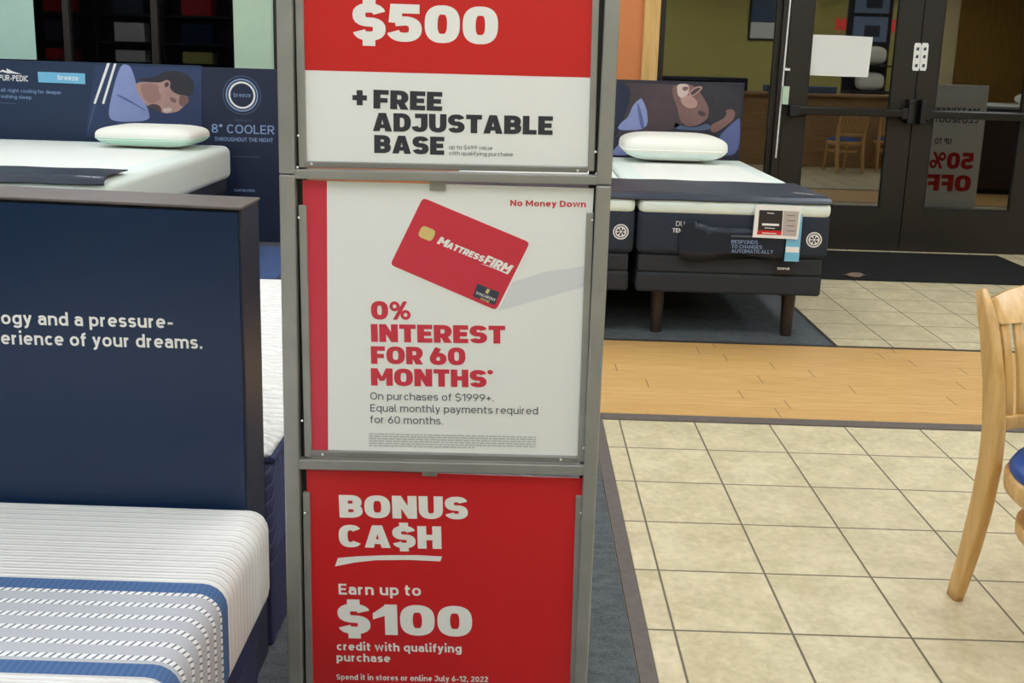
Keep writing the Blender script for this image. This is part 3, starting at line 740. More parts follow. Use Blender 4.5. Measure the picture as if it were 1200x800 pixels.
for (x, y) in ((349.5, 159), (365, 192), (698, 178), (677, 200), (350, 255), (694, 258), (354, 493), (378, 532.5), (684, 525), (657, 538.5), (357, 601), (681, 601), (348.5, 196), (699, 203.5)):
    b = bmesh.new(); bmesh.ops.create_uvsphere(b, u_segments=8, v_segments=6, radius=.0026); bmesh.ops.translate(b, verts=b.verts[:], vec=SP(x, y, .0085)); link('rivet', b, M['rivet'], stand)

for xa, ya, xb, yb in ((348, -60, 361.5, 878), (705, -60, 674.5, 878)):
    bm = B(); P, Q = SP(xa, ya), SP(xb, yb); bar(bm, P, Q, .020, SN, -.012, -.006); link('gap_shade_strip', bm, M['black'], stand)  # black strips painting the shade of the gap between post and channel

def poster(label, corners, m):
    c = [SP(*p) for p in corners]; loc = (c[2] + c[3]) / 2
    t = thing('poster', label, 'poster', loc, None)
    bm = B(); slab(bm, c, SN, .004); link('board', bm, M[m], t); return t
# --- top poster
p1 = poster('red and white poster advertising a free adjustable base, topmost in the steel stand', [(350, -70), (702, -60), (690, 195), (356.5, 189)], 'white')
ppoly('red_field', [(349.5, -70), (702, -60), (694.5, 91), (354.5, 82)], SP, M['red'], p1, .0003)
ptext('headline', '$500', (413, 47), (583, 52.5), 44, SP, M['ink_white'], p1, heavy=True)
ptext('plus_sign', '+', (413, 124.5), (430, 125), 24.5, SP, M['ink'], p1, heavy=True)
ptext('headline', 'FREE', (437.5, 127), (518, 130), 22, SP, M['ink'], p1, heavy=True)
ptext('headline', 'ADJUSTABLE', (437, 153.5), (647.5, 158), 21.5, SP, M['ink'], p1, heavy=True)
ptext('headline', 'BASE', (438.5, 179), (520.5, 181.5), 21, SP, M['ink'], p1, heavy=True)
ptext('small_print', 'up to $499 value', (526, 174.5), (577, 175.8), 4.6, SP, M['ink_grey'], p1, bold=.008)
ptext('small_print', 'with qualifying purchase', (526, 181.6), (601, 183.2), 4.6, SP, M['ink_grey'], p1, bold=.008)
# --- middle poster
p2 = poster('white poster with a red card and 0% INTEREST in the middle of the stand', [(354.3, 211), (696, 221), (677, 538), (363, 531)], 'white')
ppoly('red_stripe', [(354.3, 211), (383, 212), (384.5, 532), (363, 531)], SP, M['red_mid'], p2, .0003)
ppoly('printed_shadow', [(560, 343), (640, 318), (686, 312), (684, 336), (584, 364)], SP, M['pic_grey'], p2, .0003)
def rr(pts, k=.06):
    o = []
    for i, p in enumerate(pts):
        a, c = pts[i - 1], pts[(i + 1) % len(pts)]; p = Vector(p); a = Vector(a); c = Vector(c)
        r = 4.5
        pa = p + (a - p).normalized() * r; pc = p + (c - p).normalized() * r
        for t in (0, .5, 1): o.append(tuple(pa * (1 - t) ** 2 + p * 2 * t * (1 - t) + pc * t * t))
    return o
ppoly('card_edge', rr([(493.5, 229.2), (623.3, 283), (583, 365.8), (455, 311.2)]), SP, M['ink_white'], p2, .0006)
card = ppoly('card', rr([(495.5, 231.5), (621, 284), (581.5, 363.5), (457.3, 310)]), SP, M['red_mid'], p2, .0009)
ppoly('card_chip', rr([(495, 263.5), (511.5, 270.5), (505.5, 283.5), (489, 276.5)][::1]), SP, M['gold'], card, .0013)
ptext('card_lettering', 'M', (511.5, 285), (522.5, 289.6), 9.5, SP, M['ink_white'], card, off=.0013, heavy=True, shear=.22)
ptext('card_lettering', 'ATTRESS', (522.5, 289.6), (565, 307), 7.6, SP, M['ink_white'], card, off=.0013, heavy=True, shear=.22)
ptext('card_lettering', 'FIRM', (566, 307.8), (596, 320.2), 10.5, SP, M['ink_white'], card, off=.0013, heavy=True, shear=.22)
ppoly('card_underline', [(563.5, 309), (570, 310.3), (596, 319.8), (595, 321.5), (580, 315)], SP, M['ink_white'], card, .0013)
ppoly('card_badge', [(559.5, 332), (585.5, 342.5), (580, 357.5), (554, 347)], SP, M['slate'], card, .0013)
ppoly('badge_mark', [(571, 338), (574.5, 339.5), (571.5, 344.5), (568.5, 342.5)], SP, M['gold'], card, .0017)
ptext('badge_lettering', 'SYNCHRONY', (557.5, 344.2), (580, 353.2), 3.2, SP, M['ink_white'], card, off=.0017, bold=.02)
ptext('badge_lettering', 'HOME', (562.5, 351), (573, 355.2), 3.0, SP, M['gold'], card, off=.0017, bold=.02)
ptext('no_money_down', 'No Money Down', (598, 241.3), (686.5, 242.8), 7.2, SP, M['red_mid'], p2, bold=.040)
ptext('headline', '0%', (435, 374), (481.5, 374.8), 21.5, SP, M['red_mid'], p2, heavy=True)
ptext('headline', 'INTEREST', (435, 400.3), (592, 402.6), 20.8, SP, M['red_mid'], p2, heavy=True)
ptext('headline', 'FOR 60', (435, 426), (545.5, 427.8), 20.5, SP, M['red_mid'], p2, heavy=True)
ptext('headline', 'MONTHS*', (435, 451.5), (577, 454), 20.3, SP, M['red_mid'], p2, heavy=True)
ptext('body_text', 'On purchases of $1999+.', (434, 468), (578.5, 470.5), 8.6, SP, M['ink_grey'], p2, bold=.006)
ptext('body_text', 'Equal monthly payments required', (434, 482), (630.5, 485.5), 8.6, SP, M['ink_grey'], p2, bold=.006)
ptext('body_text', 'for 60 months.', (434, 495.5), (519, 497.3), 8.6, SP, M['ink_grey'], p2, bold=.006)
bm = B()
for r_ in range(6):
    x = 432.5; xe = 628 if r_ < 5 else 556
    while x < xe:
        wd = random.uniform(3, 9); x2 = min(x + wd, xe); y = 507.5 + 2.75 * r_ + (x - 432) * .021
        quad(bm, [SP(a, b, .0006) for a, b in ((x, y), (x2, y), (x2, y + 1.2), (x, y + 1.2))]); x = x2 + 1.1
link('fine_print', bm, M['ink_light'], p2)
# --- bottom poster
p3 = poster('red poster with BONUS CASH in white letters, lowest in the steel stand', [(359, 549.5), (685, 560.5), (668, 872), (368, 868)], 'red')
ptext('headline', 'BONUS', (398, 606.2), (548.5, 608.6), 26.5, SP, M['ink_white'], p3, heavy=True)
ptext('headline', 'CA$H', (397.5, 640.8), (517.5, 643), 26.2, SP, M['ink_white'], p3, heavy=True)
us = [(392.5, 663.5), (396, 653.5), (420, 651.5), (455, 650.3), (490, 650.2), (518, 651.8), (516, 657.5), (480, 655.8), (440, 656.2), (415, 659)]
ppoly('underline', us, SP, M['ink_white'], p3, .0006)
ptext('body_text', 'Earn up to', (397, 696.3), (493.5, 698), 12.6, SP, M['ink_white'], p3, bold=.034)
ptext('headline', '$100', (396.5, 742.3), (553.5, 746), 35.5, SP, M['ink_white'], p3, heavy=True)
ptext('body_text', 'credit with qualifying', (394.7, 761.5), (541, 764.5), 9.4, SP, M['ink_white'], p3, bold=.042)
ptext('body_text', 'purchase', (394.5, 774.5), (457.5, 775.8), 9.4, SP, M['ink_white'], p3, bold=.042)
ptext('body_text', 'Spend it in stores or online July 6-12, 2022', (394.3, 796), (572, 799), 6.4, SP, M['ink_white'], p3, bold=.042)

# ================================================================== FRONT LEFT BED WITH PANEL
HBX, HBY, HBT = -.577, 2.0, 1.112
hb = thing('display_headboard', 'tall navy display panel with white lettering behind the striped mattress', 'headboard', (-1.3, 2.06, 0))
bm = B(); box(bm, -2.05, HBX - .004, HBY, HBY + .01, .02, HBT - .012); link('printed_face', bm, M['navy'], hb)
bm = B(); box(bm, -2.05, HBX, HBY + .010, HBY + .15, .0, HBT - .006, .004); link('side_frame', bm, M['navy_side'], hb)
bm = B(); box(bm, -2.055, HBX + .003, HBY - .002, HBY + .152, HBT - .006, HBT, .002); link('top_cap', bm, M['navy_top'], hb)  # cap greyed and lightened in colour to look lit from above
for o in hb.children:                     # the panel stands a little out of level
    for v in o.data.vertices: v.co.z -= (v.co.x - .72) * .016 * min(1, max(0, v.co.z))
HP = Plane((0, HBY, 0), (0, -1, 0))
# full sentence lines end at the surveyed right ends and run on to the left, beyond the frame
def right_text(name, s, ref, xr_len, pe, ps, cap, m, parent, n):
    """lettering whose visible tail ref spans ps..pe; the whole string s starts further left"""
    wr = thin_polys(ref, .03)[1]; wsn = thin_polys(s, .03)[1]
    u = (ps - pe); L = u.length * wsn / wr
    return text(name, s, pe + u.normalized() * L, pe, cap, n, m, parent, bold=.03, off=.0008)
right_text('lettering', 'technology and a pressure-', 'ogy and a pressure-', 0, HP(203.5, 384.5), HP(2, 379.5), .0285, M['ink_white'], hb, (0, -1, 0))
right_text('lettering', 'relieving experience of your dreams.', 'erience of your dreams.', 0, HP(237.5, 408.5), HP(2, 403), .0285, M['ink_white'], hb, (0, -1, 0))

fm = thing('mattress', 'white ribbed mattress with blue bands and dashed grey stripes in the foreground', 'mattress', (-1.28, 1.0, .0))
b = bmesh.new(); box(b, -2.05, -.520, .05, HBY - .004, .238, .462, .045, 5)
link('knit_cover', b, M['striped'], fm, True)
bm = B(); box(bm, -2.03, -.548, .07, HBY - .012, .15, .242, .02, 3); link('navy_border', bm, M['navy_fabric'], fm)
bm = B(); box(bm, -2.03, -.556, .09, HBY - .012, .0, .15, .015, 2)
tag(link('bed_base', bm, M['navy_fabric']), 'low navy bed base under the striped mattress', 'bed base')

# white bed beyond the panel
wm = thing('mattress', 'white quilted mattress with navy sides behind the navy panel', 'mattress', (-1.28, 2.9, .22))
XS = -.565
bm = B(); box(bm, -2.05, XS, 2.165, 4.05, .22, .482, .03, 3); link('quilted_side', bm, M['navy_quilt'], wm)
bm = B(); cushion(bm, -2.04, XS - .004, 2.17, 4.04, .46, .510, 34, 3.0, 96, 10, .006); link('quilted_top', bm, M['wavy'], wm, True)
bm = B(); tube(bm, [(XS - .03, 2.176, .484), (XS - .002, 2.176, .484), (XS - .002, 4.045, .484), (-2.04, 4.045, .484)], .008, 8); link('piping', bm, M['navy_fabric'], wm)
bm = B(); box(bm, -2.04, XS - .006, 2.17, 4.045, .0, .22, .012, 2)
tag(link('bed_base', bm, M['navy_fabric']), 'navy bed base of the white quilted bed behind the navy panel', 'bed base')
bm = B(); box(bm, -2.06, -1.55, 5.75, 7.2, .001, .010, .003)
tag(link('floor_mat', bm, M['blue_mat']), 'blue floor mat in front of the tall navy panel', 'mat')

# ================================================================== BACK LEFT BED AND BACKDROP
LB = Plane((0, 7.40, 0), (0, -1, 0))
bd = thing('backdrop', 'wide navy backdrop with a printed sleeping man behind the left rear bed', 'backdrop', (-4.2, 7.45, 0))
bm = B(); box(bm, -6.2, -2.398, 7.40, 7.44, 0, 1.312); link('board', bm, M['navy_print'], bd)
ppoly('picture_ground', [(111, 76.5), (236, 80), (236, 162), (100, 160)], LB, M['pic_navy'], bd, .0008)
ppoly('picture', [(140, 75.5), (152, 75.7), (157, 88), (160, 100), (165, 112), (174, 128), (176, 142), (131, 143), (126, 131)], LB, M['lav'], bd, .0016)
ppoly('picture', [(134, 110), (143, 112), (168, 127), (172, 131), (160, 124), (146, 117)], LB, M['lav_dk'], bd, .0022)
ppoly('picture', [(158, 95.5), (188, 97), (196, 93), (207, 95), (213, 106), (220, 113), (222, 119), (214, 126), (208, 131), (196, 133), (190, 132), (186, 129), (176, 127), (168, 119), (161, 108)], LB, M['skin'], bd, .0020)
ppoly('picture', [(163, 97), (186, 98), (186, 108), (190, 112), (186, 118), (176, 122), (168, 116)], LB, M['skin_neck'], bd, .0024)
ppoly('picture', [(172, 124), (180, 121), (188, 124), (190, 132), (181, 129)], LB, M['skin_deep'], bd, .0027)
ppoly('picture', [(158, 92), (172, 91.5), (184, 89), (192, 84), (206, 82.5), (220, 87), (228, 97), (226, 110), (219, 113), (206, 110), (199, 104), (199, 96), (192, 94), (188, 97), (170, 95.5)], LB, M['hair'], bd, .0024)
ppoly('picture', [(190, 96), (196, 93), (200, 96), (199, 102), (194, 105), (190, 102)], LB, M['skin'], bd, .0028)
ppoly('picture', [(199, 113), (207, 116), (206, 121), (200, 119)], LB, M['skin_dk'], bd, .0028)
ppoly('picture', [(190, 127), (201, 126), (202, 130), (193, 133)], LB, M['skin_glint'], bd, .0030)
ppoly('picture', [(192.5, 98), (196, 95.5), (198.5, 98), (196.5, 102), (193.5, 102.5)], LB, M['skin_deep'], bd, .0032)
ppoly('picture', [(211, 110), (220, 113), (222, 119), (214, 126), (209, 121)], LB, M['skin_dk'], bd, .0026)
ppoly('slanted_stripe', [(125.5, 74), (129, 74), (112, 122), (109.5, 121)], LB, M['label_white'], bd, .0020)
ppoly('slanted_stripe', [(133.5, 74.5), (136.5, 74.5), (122, 122), (119.5, 121)], LB, M['label_white'], bd, .0020)
ppoly('slanted_stripe', [(110, 123), (112, 123), (104, 152), (102.5, 152)], LB, M['dim_blue'], bd, .0020)
ppoly('blue_label', [(44, 84), (99.5, 86), (100, 98.5), (45, 96.3)], LB, M['sky'], bd, .0016)
ptext('label_lettering', 'breeze', (68, 93.5), (92, 94.6), 6, LB, M['label_white'], bd, off=.003, bold=.02)
ptext('brand_lettering', 'TEMPUR-PEDIC', (-15, 93.6), (33.5, 95.6), 6.8, LB, M['label_white'], bd, off=.0016, bold=.03)
ppoly('brand_mark', [(-2, 85), (3, 81.5), (8, 83.5), (7.5, 80), (16, 84), (26, 87), (14, 86), (9, 86), (3, 84)], LB, M['label_white'], bd, .0016)
ptext('printed_text', 're all-night cooling for deeper', (-6, 107), (72, 110.6), 4.2, LB, M['pale_blue'], bd, off=.0016, bold=.012)
ptext('printed_text', 'refreshing sleep', (-9, 114.2), (37, 116.4), 4.2, LB, M['pale_blue'], bd, off=.0016, bold=.012)
bm = B(); quad(bm, [LB(x, y, .0016) for x, y in ((0, 120), (19, 120.8), (19, 121.8), (0, 121))]); link('printed_line', bm, M['dim_blue'], bd)

tp = thing('tall_backdrop', 'tall narrow navy panel reading 8 COOLER beside the left rear bed', 'display panel', (-2.1, 7.44, 0))
bm = B(); box(bm, -2.396, -1.80, 7.40, 7.44, 0, 1.302, .002); link('board', bm, M['navy_panel'], tp)
pring('ring', (283.5, 111.5), 22.5, 1.0, LB, M['dim_blue'], tp, .0010)
pring('ring', (283.5, 111.5), 19.0, 1.6, LB, M['pale_blue'], tp, .0010)
pring('ring', (283.5, 111.5), 15.8, 2.2, LB, M['label_white'], tp, .0010)
ptext('lettering', 'breeze', (274, 113.5), (294, 114), 5, LB, M['pale_blue'], tp, off=.0012, bold=.0)
ptext('lettering', '8\u00b0 COOLER', (248, 155.3), (321.5, 157.5), 10.2, LB, M['pale_blue'], tp, off=.0012, bold=.01)
ptext('lettering', 'THROUGHOUT THE NIGHT', (251.5, 165), (320, 166.6), 4.6, LB, M['pale_blue'], tp, off=.0012, bold=.02)
ptext('lettering', 'Feels up to', (275, 142), (295, 142.5), 3.2, LB, M['dim_blue'], tp, off=.0012)
bm = B(); quad(bm, [LB(x, y, .0012) for x, y in ((272, 182.8), (304, 183.8), (304, 184.5), (272, 183.5))]); link('printed_line', bm, M['dim_blue'], tp)
ptext('lettering', 'TEMPUR-PEDIC', (274, 224.3), (299.5, 224.8), 2.8, LB, M['pale_blue'], tp, off=.0012, bold=.03)

lm = thing('mattress', 'white mattress with a dark foot cover, left rear, below the sleeping man backdrop', 'mattress', (-3.2, 6.2, .4))
bm = B(); box(bm, -4.15, -2.14, 5.07, 7.26, .50, .745, .055, 5); link('knit_cover', bm, M['bed_mint'], lm, True)
bm = B(); cushion(bm, -4.12, -2.17, 5.10, 7.23, .70, .752, 24, 3, 72, 10, .004); link('knit_top', bm, M['bed_white'], lm, True)
bm = B(); box(bm, -4.13, -2.17, 5.09, 7.24, .40, .52, .03, 3); link('dark_border', bm, M['bed_char'], lm)
bb = thing('bed_base', 'dark bed base on legs under the left rear mattress', 'bed base', (-3.2, 6.2, 0))
bm = B(); box(bm, -4.12, -2.18, 5.10, 7.22, .25, .40, .01); link('frame', bm, M['base_char'], bb)
for x, y in ((-4.0, 5.25), (-2.32, 5.25), (-4.0, 7.05), (-2.32, 7.05)):
    bm = B(); lathe(bm, [(.028, .002), (.034, .25)], x, y, 14); link('leg', bm, M['leg_dark'], bb)
# foot cover lying on the foot end
cz = .762
cp = [at(0, 190, z=cz), at(60, 191, z=cz), at(115, 195, z=cz), at(150, 200, z=cz), at(161, 202.5, z=cz), at(124, 216, z=cz - .005)]
def cover_strip(xl0, xr0, yback, xl1, xr1, yf, zt, zf):
    """cloth lying across a bed end: back edge, fall over the rounded front edge"""
    bm = bmesh.new(); prof = [(yback, zt, 0), (yback - (yback - yf) * .5, zt + .001, .5), (yf + .075, zt, .82), (yf + .035, zt - .006, .92), (yf + .012, zt - .018, .97), (yf, zf, 1)]
    rows = []
    for y, z, k in prof:
        xa, xb = xl0 + (xl1 - xl0) * k, xr0 + (xr1 - xr0) * k
        rows.append([(bm.verts.new((xa + (xb - xa) * i / 24, y, z + .0015 * math.sin(i * 1.3 + y * 9)))) for i in range(25)])
    for i in range(len(rows) - 1):
        for j in range(24): bm.faces.new((rows[i][j], rows[i][j + 1], rows[i + 1][j + 1], rows[i + 1][j]))
    r_ = bmesh.ops.extrude_face_region(bm, geom=bm.faces[:])
    for v in [q for q in r_['geom'] if isinstance(q, bmesh.types.BMVert)]: v.co.z += .006; v.co.y -= .003
    return bm
bm = cover_strip(-4.16, cp[3].x, cp[3].y, -4.16, -2.16, 5.060, .764, .722)
fc = link('foot_cover', bm, M['cover']); tag(fc, 'dark slate foot cover on the end of the left rear mattress', 'foot cover')
text('lettering', 'TEMPUR-PEDIC', at(87, 209, z=cz), at(117, 211, z=cz), .03, (0, 0, 1), M['label_white'], fc, bold=.03, off=.012)
ps = thing('price_sign', 'white price sign frame at the foot of the left rear mattress', 'price sign', (-2.75, 5.02, .55))
FP = Plane((0, 5.035, 0), (0, -1, 0))
ppoly('frame', [(31, 219), (85, 221), (83, 262), (29, 260)], FP, M['label_white'], ps, .006, .01)
ppoly('dark_print', [(34, 222.5), (62, 223.5), (61, 252), (33, 251)], FP, M['price_dark'], ps, .0066)
ppoly('grey_print', [(63, 223.5), (81.5, 224.2), (80, 258), (61.5, 257)], FP, M['price_grey'], ps, .0066)
bm = B(); box(bm, -4.1, -2.2, 5.055, 5.068, .56, .612, .004); tag(link('banner', bm, M['red']), 'red strip along the foot of the left rear mattress', 'banner')

def pillow(label, x0, x1, y0, y1, z, h, mint):
    t = thing('pillow', label, 'pillow', ((x0 + x1) / 2, (y0 + y1) / 2, z))
    bm = B(); cushion(bm, x0, x1, y0, y1, z, z + h, 7, 3.1, 64, 22)
    for v in bm.verts:
        k = (v.co.z - z) / h
        if k < .45: f = .90 + .1 * (k / .45); v.co.x = (x0 + x1) / 2 + (v.co.x - (x0 + x1) / 2) * f; v.co.y = (y0 + y1) / 2 + (v.co.y - (y0 + y1) / 2) * f
    o = link('cover', bm, [M['pillow'], M[mint]], t, True)
    zl = z + h * .42 - t.location.z
    for p in o.data.polygons:
        if p.center.z < zl and abs(p.normal.z) < .93: p.material_index = 1
    bm = B(); pts = []
    a, b_, cx, cy = (x1 - x0) / 2 * 1.0, (y1 - y0) / 2 * 1.0, (x0 + x1) / 2, (y0 + y1) / 2
    for k in range(49):
        th = 2 * PI * k / 48; pts.append((cx + a * .992 * math.copysign(abs(math.cos(th)) ** (2 / 7), math.cos(th)), cy + b_ * .992 * math.copysign(abs(math.sin(th)) ** (2 / 7), math.sin(th)), z + h * .43))
    tube(bm, pts, .005, 6); link('piping', bm, M[mint if mint != 'bed_mint' else 'pillow'], t, True)
    return t
pillow('white pillow with a mint green gusset on the left rear mattress', -2.92, -2.235, 6.66, 7.14, .758, .150, 'pillow_mint')
pillow('plain white pillow on the right rear mattress under the dark backdrop', .69, 1.415, 6.74, 7.24, .762, .190, 'bed_mint')

# ================================================================== BACK RIGHT SPLIT BED
YF = 5.07
def emblem(parent, c, plane):
    pring('emblem', c, 9.2, 1.5, plane, M['emblem'], parent, .001)
    pring('emblem', c, 6.6, 6.6, plane, M['emblem'], parent, .001, 24)
    P0 = plane(c[0], c[1], .0016); s = .0262
    bm = B()
    for k in range(6):
        a = PI / 6 + k * PI / 3; d = Vector((math.cos(a), 0, math.sin(a))); e = Vector((-math.sin(a), 0, math.cos(a)))
        bm.faces.new([bm.verts.new(P0 + d * r_ + e * q) for r_, q in ((.006, -.003), (.022, -.006), (.022, .006), (.006, .003))])
    link('emblem_cutout', bm, M['bed_char'], parent)
RP = Plane((0, YF - .001, 0), (0, -1, 0))
for k, (x0, x1, c, lab, lab2) in enumerate(((.612, 1.612, (954, 281), 'white topped charcoal mattress, right half of the split bed by the door', 'charcoal bed base on dark legs, right half of the split bed'),
                                       (-.40, .598, (727.5, 271.5), 'white topped charcoal mattress, left half of the split bed, partly behind the sign stand', 'charcoal bed base on dark legs, left half of the split bed behind the sign stand'))):
    m_ = thing('mattress', lab, 'mattress', ((x0 + x1) / 2, 6.2, .45))
    bm = B(); box(bm, x0, x1, YF, 7.24, .445, .69, .035, 4); link('charcoal_side', bm, M['bed_char'], m_, True)
    bm = B(); box(bm, x0 + .002, x1 - .002, YF - .004, 7.24, .655, .748, .038, 5); link('white_border', bm, M['bed_mint'], m_, True)
    bm = B(); cushion(bm, x0 + .02, x1 - .02, YF + .03, 7.22, .70, .752, 24, 3, 72, 10, .004); link('white_top', bm, M['bed_white'], m_, True)
    emblem(m_, c, RP)
    t = thing('bed_base', lab2, 'bed base', ((x0 + x1) / 2, 6.2, 0))
    bm = B(); box(bm, x0 + .012, x1 - .024, YF + .012, 7.2, .352, .444, .012, 3); link('upper_deck', bm, M['base_char'], t)
    bm = B(); box(bm, x0 + .006, x1 - .02, YF + .005, 7.2, .245, .352, .018, 3); link('lower_frame', bm, M['base_char'], t)
    for lx, ly in ((x0 + .14, 5.19), (x1 - .155, 5.19), (x0 + .14, 7.0), (x1 - .155, 7.0)):
        bm = B(); lathe(bm, [(.030, .002), (.031, .01), (.038, .25)], lx, ly, 16); link('leg', bm, M['leg_dark'], t)
    if k == 0:
        ptext('lettering', 'TEM', (788, 272.2), (800, 272.6), 5, RP, M['emblem'], m_, off=.0015, bold=.04)
        ptext('lettering', 'DU', (792, 264.5), (802, 264.9), 5.5, RP, M['emblem'], m_, off=.0015, bold=.0)
        ppoly('base_label', [(908.5, 311), (927.5, 312), (927, 322), (908, 321)], Plane((0, YF - .0, 0), (0, -1, 0)), M['black'], t, .0015)
        ptext('base_label_lettering', 'TEMPUR', (910.5, 315.8), (925, 316.3), 2.6, Plane((0, YF, 0), (0, -1, 0)), M['label_white'], t, off=.003, bold=.02)
# dark foot cover across both halves
a, b_ = at(717, 210, z=.762), at(936, 219, z=.762)
bm = cover_strip(-.41, b_.x, a.y, -.41, 1.606, YF - .008, .764, .735)
fc = link('foot_cover', bm, M['cover']); tag(fc, 'long dark slate foot cover across the foot of the right split bed', 'foot cover')
text('lettering', 'TEMPUR-PEDIC', at(928, 228.5, z=.766), at(953, 231.0, z=.766), .03, (0, 0, 1), M['label_white'], fc, bold=.02, off=.012)
# glossy flap hanging on the foot
FLP = Plane((0, YF - .014, 0), (0, -1, 0))
fl = thing('banner', 'crumpled black glossy banner hanging on the foot of the right split bed', 'banner', (1.0, YF - .014, .6))
outer = [(797, 275), (800, 264), (808, 259), (818, 258.5), (826, 261), (834, 266), (884, 268), (920, 270), (920, 304), (905, 304.5), (880, 301), (850, 300), (838, 304), (815, 305.5), (797, 303), (795, 290)]
bm = B(); pts = [FLP(x, y) for x, y in outer]
f = bm.faces.new([bm.verts.new(p) for p in pts]); bmesh.ops.triangulate(bm, faces=[f]); bmesh.ops.subdivide_edges(bm, edges=bm.edges[:], cuts=3, use_grid_fill=True)
for v in bm.verts:
    v.co.y += .006 * math.sin(v.co.x * 55 + v.co.z * 30) * max(0, (1.02 - v.co.x)) * 2.2 + .002 * math.sin(v.co.z * 70)
r_ = bmesh.ops.extrude_face_region(bm, geom=bm.faces[:])
for v in [g_ for g_ in r_['geom'] if isinstance(g_, bmesh.types.BMVert)]: v.co.y += .004
link('vinyl_sheet', bm, M['flap'], fl, True)
for s, p0, p1 in (('RESPONDS', (857, 285.2), (888, 286.0)), ('TO CHANGES', (857, 290.6), (893, 291.6)), ('AUTOMATICALLY', (857, 296), (906, 297.2))):
    ptext('lettering', s, p0, p1, 4.2, FLP, M['pale_blue'], fl, off=.008, bold=.012)
bm = B(); quad(bm, [FLP(x, y, .008) for x, y in ((857, 275.5), (882, 276.2), (882, 278), (857, 277.3))]); link('printed_line', bm, M['ink_grey'], fl)
bl = thing('ribbon', 'light blue ribbon band hanging beside the price card on the split bed', 'ribbon', (1.45, YF - .02, .6))
RB = Plane((0, YF - .020, 0), (0, -1, 0))
ppoly('band', [(925, 250), (941, 251), (936, 306.5), (919, 306)], RB, M['sky'], bl, 0, .004)
ppoly('white_patch', [(921, 289), (936.5, 289.5), (936, 296), (920.5, 295.5)], RB, M['label_white'], bl, .001)
ps = thing('price_sign', 'white framed price card hanging at the foot of the right split bed', 'price sign', (1.33, YF - .03, .6))
PP = Plane((0, YF - .030, 0), (0, -1, 0))
ppoly('frame', [(886, 240), (940, 242), (935, 280.5), (882, 278)], PP, M['label_white'], ps, 0, .008)
ppoly('dark_print', [(890, 246), (917.5, 246.8), (916, 270.5), (888, 269.5)], PP, M['price_dark'], ps, .001)
ppoly('red_print', [(888, 269.5), (916, 270.5), (915.5, 275.5), (887, 274.5)], PP, M['red'], ps, .001)
ppoly('grey_print', [(918.5, 247), (936.5, 247.8), (933, 277), (916.5, 276)], PP, M['price_grey'], ps, .001)
bm = B()
for xa, xb, y, h in ((893, 913, 261.5, 2.6), (896, 908, 266.5, .8), (893, 910, 272.4, 1.0), (899, 907, 249, .9)):
    quad(bm, [PP(a_, b2, .0018) for a_, b2 in ((xa, y), (xb, y + .7), (xb, y + .7 + h), (xa, y + h))])
link('price_digits', bm, M['label_white'], ps)
bm = B()
for i in range(4): quad(bm, [PP(a_, b2, .0018) for a_, b2 in ((922, 252 + i * 6), (932, 252.4 + i * 6), (932, 253.2 + i * 6), (922, 252.8 + i * 6))])
link('grey_print_lines', bm, M['ink_grey'], ps)['kind'] = 'stuff'

# right backdrop
RB2 = Plane((0, 7.36, 0), (0, -1, 0))
rb = thing('backdrop', 'dark photo backdrop of a lying person behind the right split bed', 'backdrop', (.6, 7.38, 0))
bm = B(); box(bm, -.42, 1.612, 7.36, 7.40, 0, 1.302, .002); link('board', bm, M['night'], rb)
ppoly('picture', [(700, 97), (800, 98), (792, 120), (770, 150), (760, 160), (700, 160)], RB2, M['brownish'], rb, .0008)
ppoly('picture', [(700, 97), (745, 97.5), (722, 165), (700, 175)], RB2, M['navy_panel'], rb, .0012)
ppoly('picture', [(754, 113), (757.5, 122), (760, 152), (722, 153), (728, 143), (736, 138), (742, 122)], RB2, M['lav'], rb, .0016)
ppoly('picture', [(746, 121), (749, 122), (756, 150), (751, 152)], RB2, M['lav_dk'], rb, .0020)
ppoly('picture', [(717, 178), (726, 168), (735, 174), (738, 182), (718, 182)], RB2, M['lav'], rb, .0016)
ppoly('picture', [(800, 98), (870, 99.5), (868, 140), (840, 142), (822, 138), (812, 128), (796, 118)], RB2, M['hair'], rb, .0014)
ppoly('picture', [(742, 104), (770, 99), (800, 99), (806, 122), (800, 146), (784, 153), (762, 153), (757, 122)], RB2, M['skin_deep'], rb, .0018)
ppoly('picture', [(788, 99), (812, 98.5), (822, 110), (831, 126), (830, 139), (818, 147), (806, 149), (797, 142), (794, 126), (788, 112)], RB2, M['skin_dk'], rb, .0020)
ppoly('picture', [(797, 110), (810, 112), (818, 119), (816, 126), (806, 127), (798, 121)], RB2, M['skin'], rb, .0024)
ppoly('picture', [(817, 129), (826, 131), (827, 136), (819, 136)], RB2, M['skin_deep'], rb, .0024)
ppoly('picture', [(793, 98.5), (806, 98), (808, 104), (806, 111), (799, 115), (794, 112)], RB2, M['skin_glint'], rb, .0026)  # glint of reflected light, drawn as a pale patch
ppoly('picture', [(799, 102), (806, 101), (807, 105), (801, 107)], RB2, M['skin_dk'], rb, .0030)
ppoly('picture', [(806, 109), (814, 102), (821, 100.5), (824, 103), (818, 109), (810, 114)], RB2, M['skin'], rb, .0028)
ppoly('picture', [(808.5, 109), (815, 103.5), (820, 102.5), (821, 104), (816, 108.5), (811, 112)], RB2, M['skin_deep'], rb, .0032)
ppoly('picture', [(832, 153), (833, 146), (848, 139), (852, 133), (850, 129), (858, 127.5), (862, 131), (860, 140), (850, 148), (838, 156)], RB2, M['skin_dk'], rb, .0022)
ppoly('picture', [(868, 137), (866, 182), (838, 182), (842, 160), (854, 148), (862, 141)], RB2, M['lav_dk'], rb, .0016)
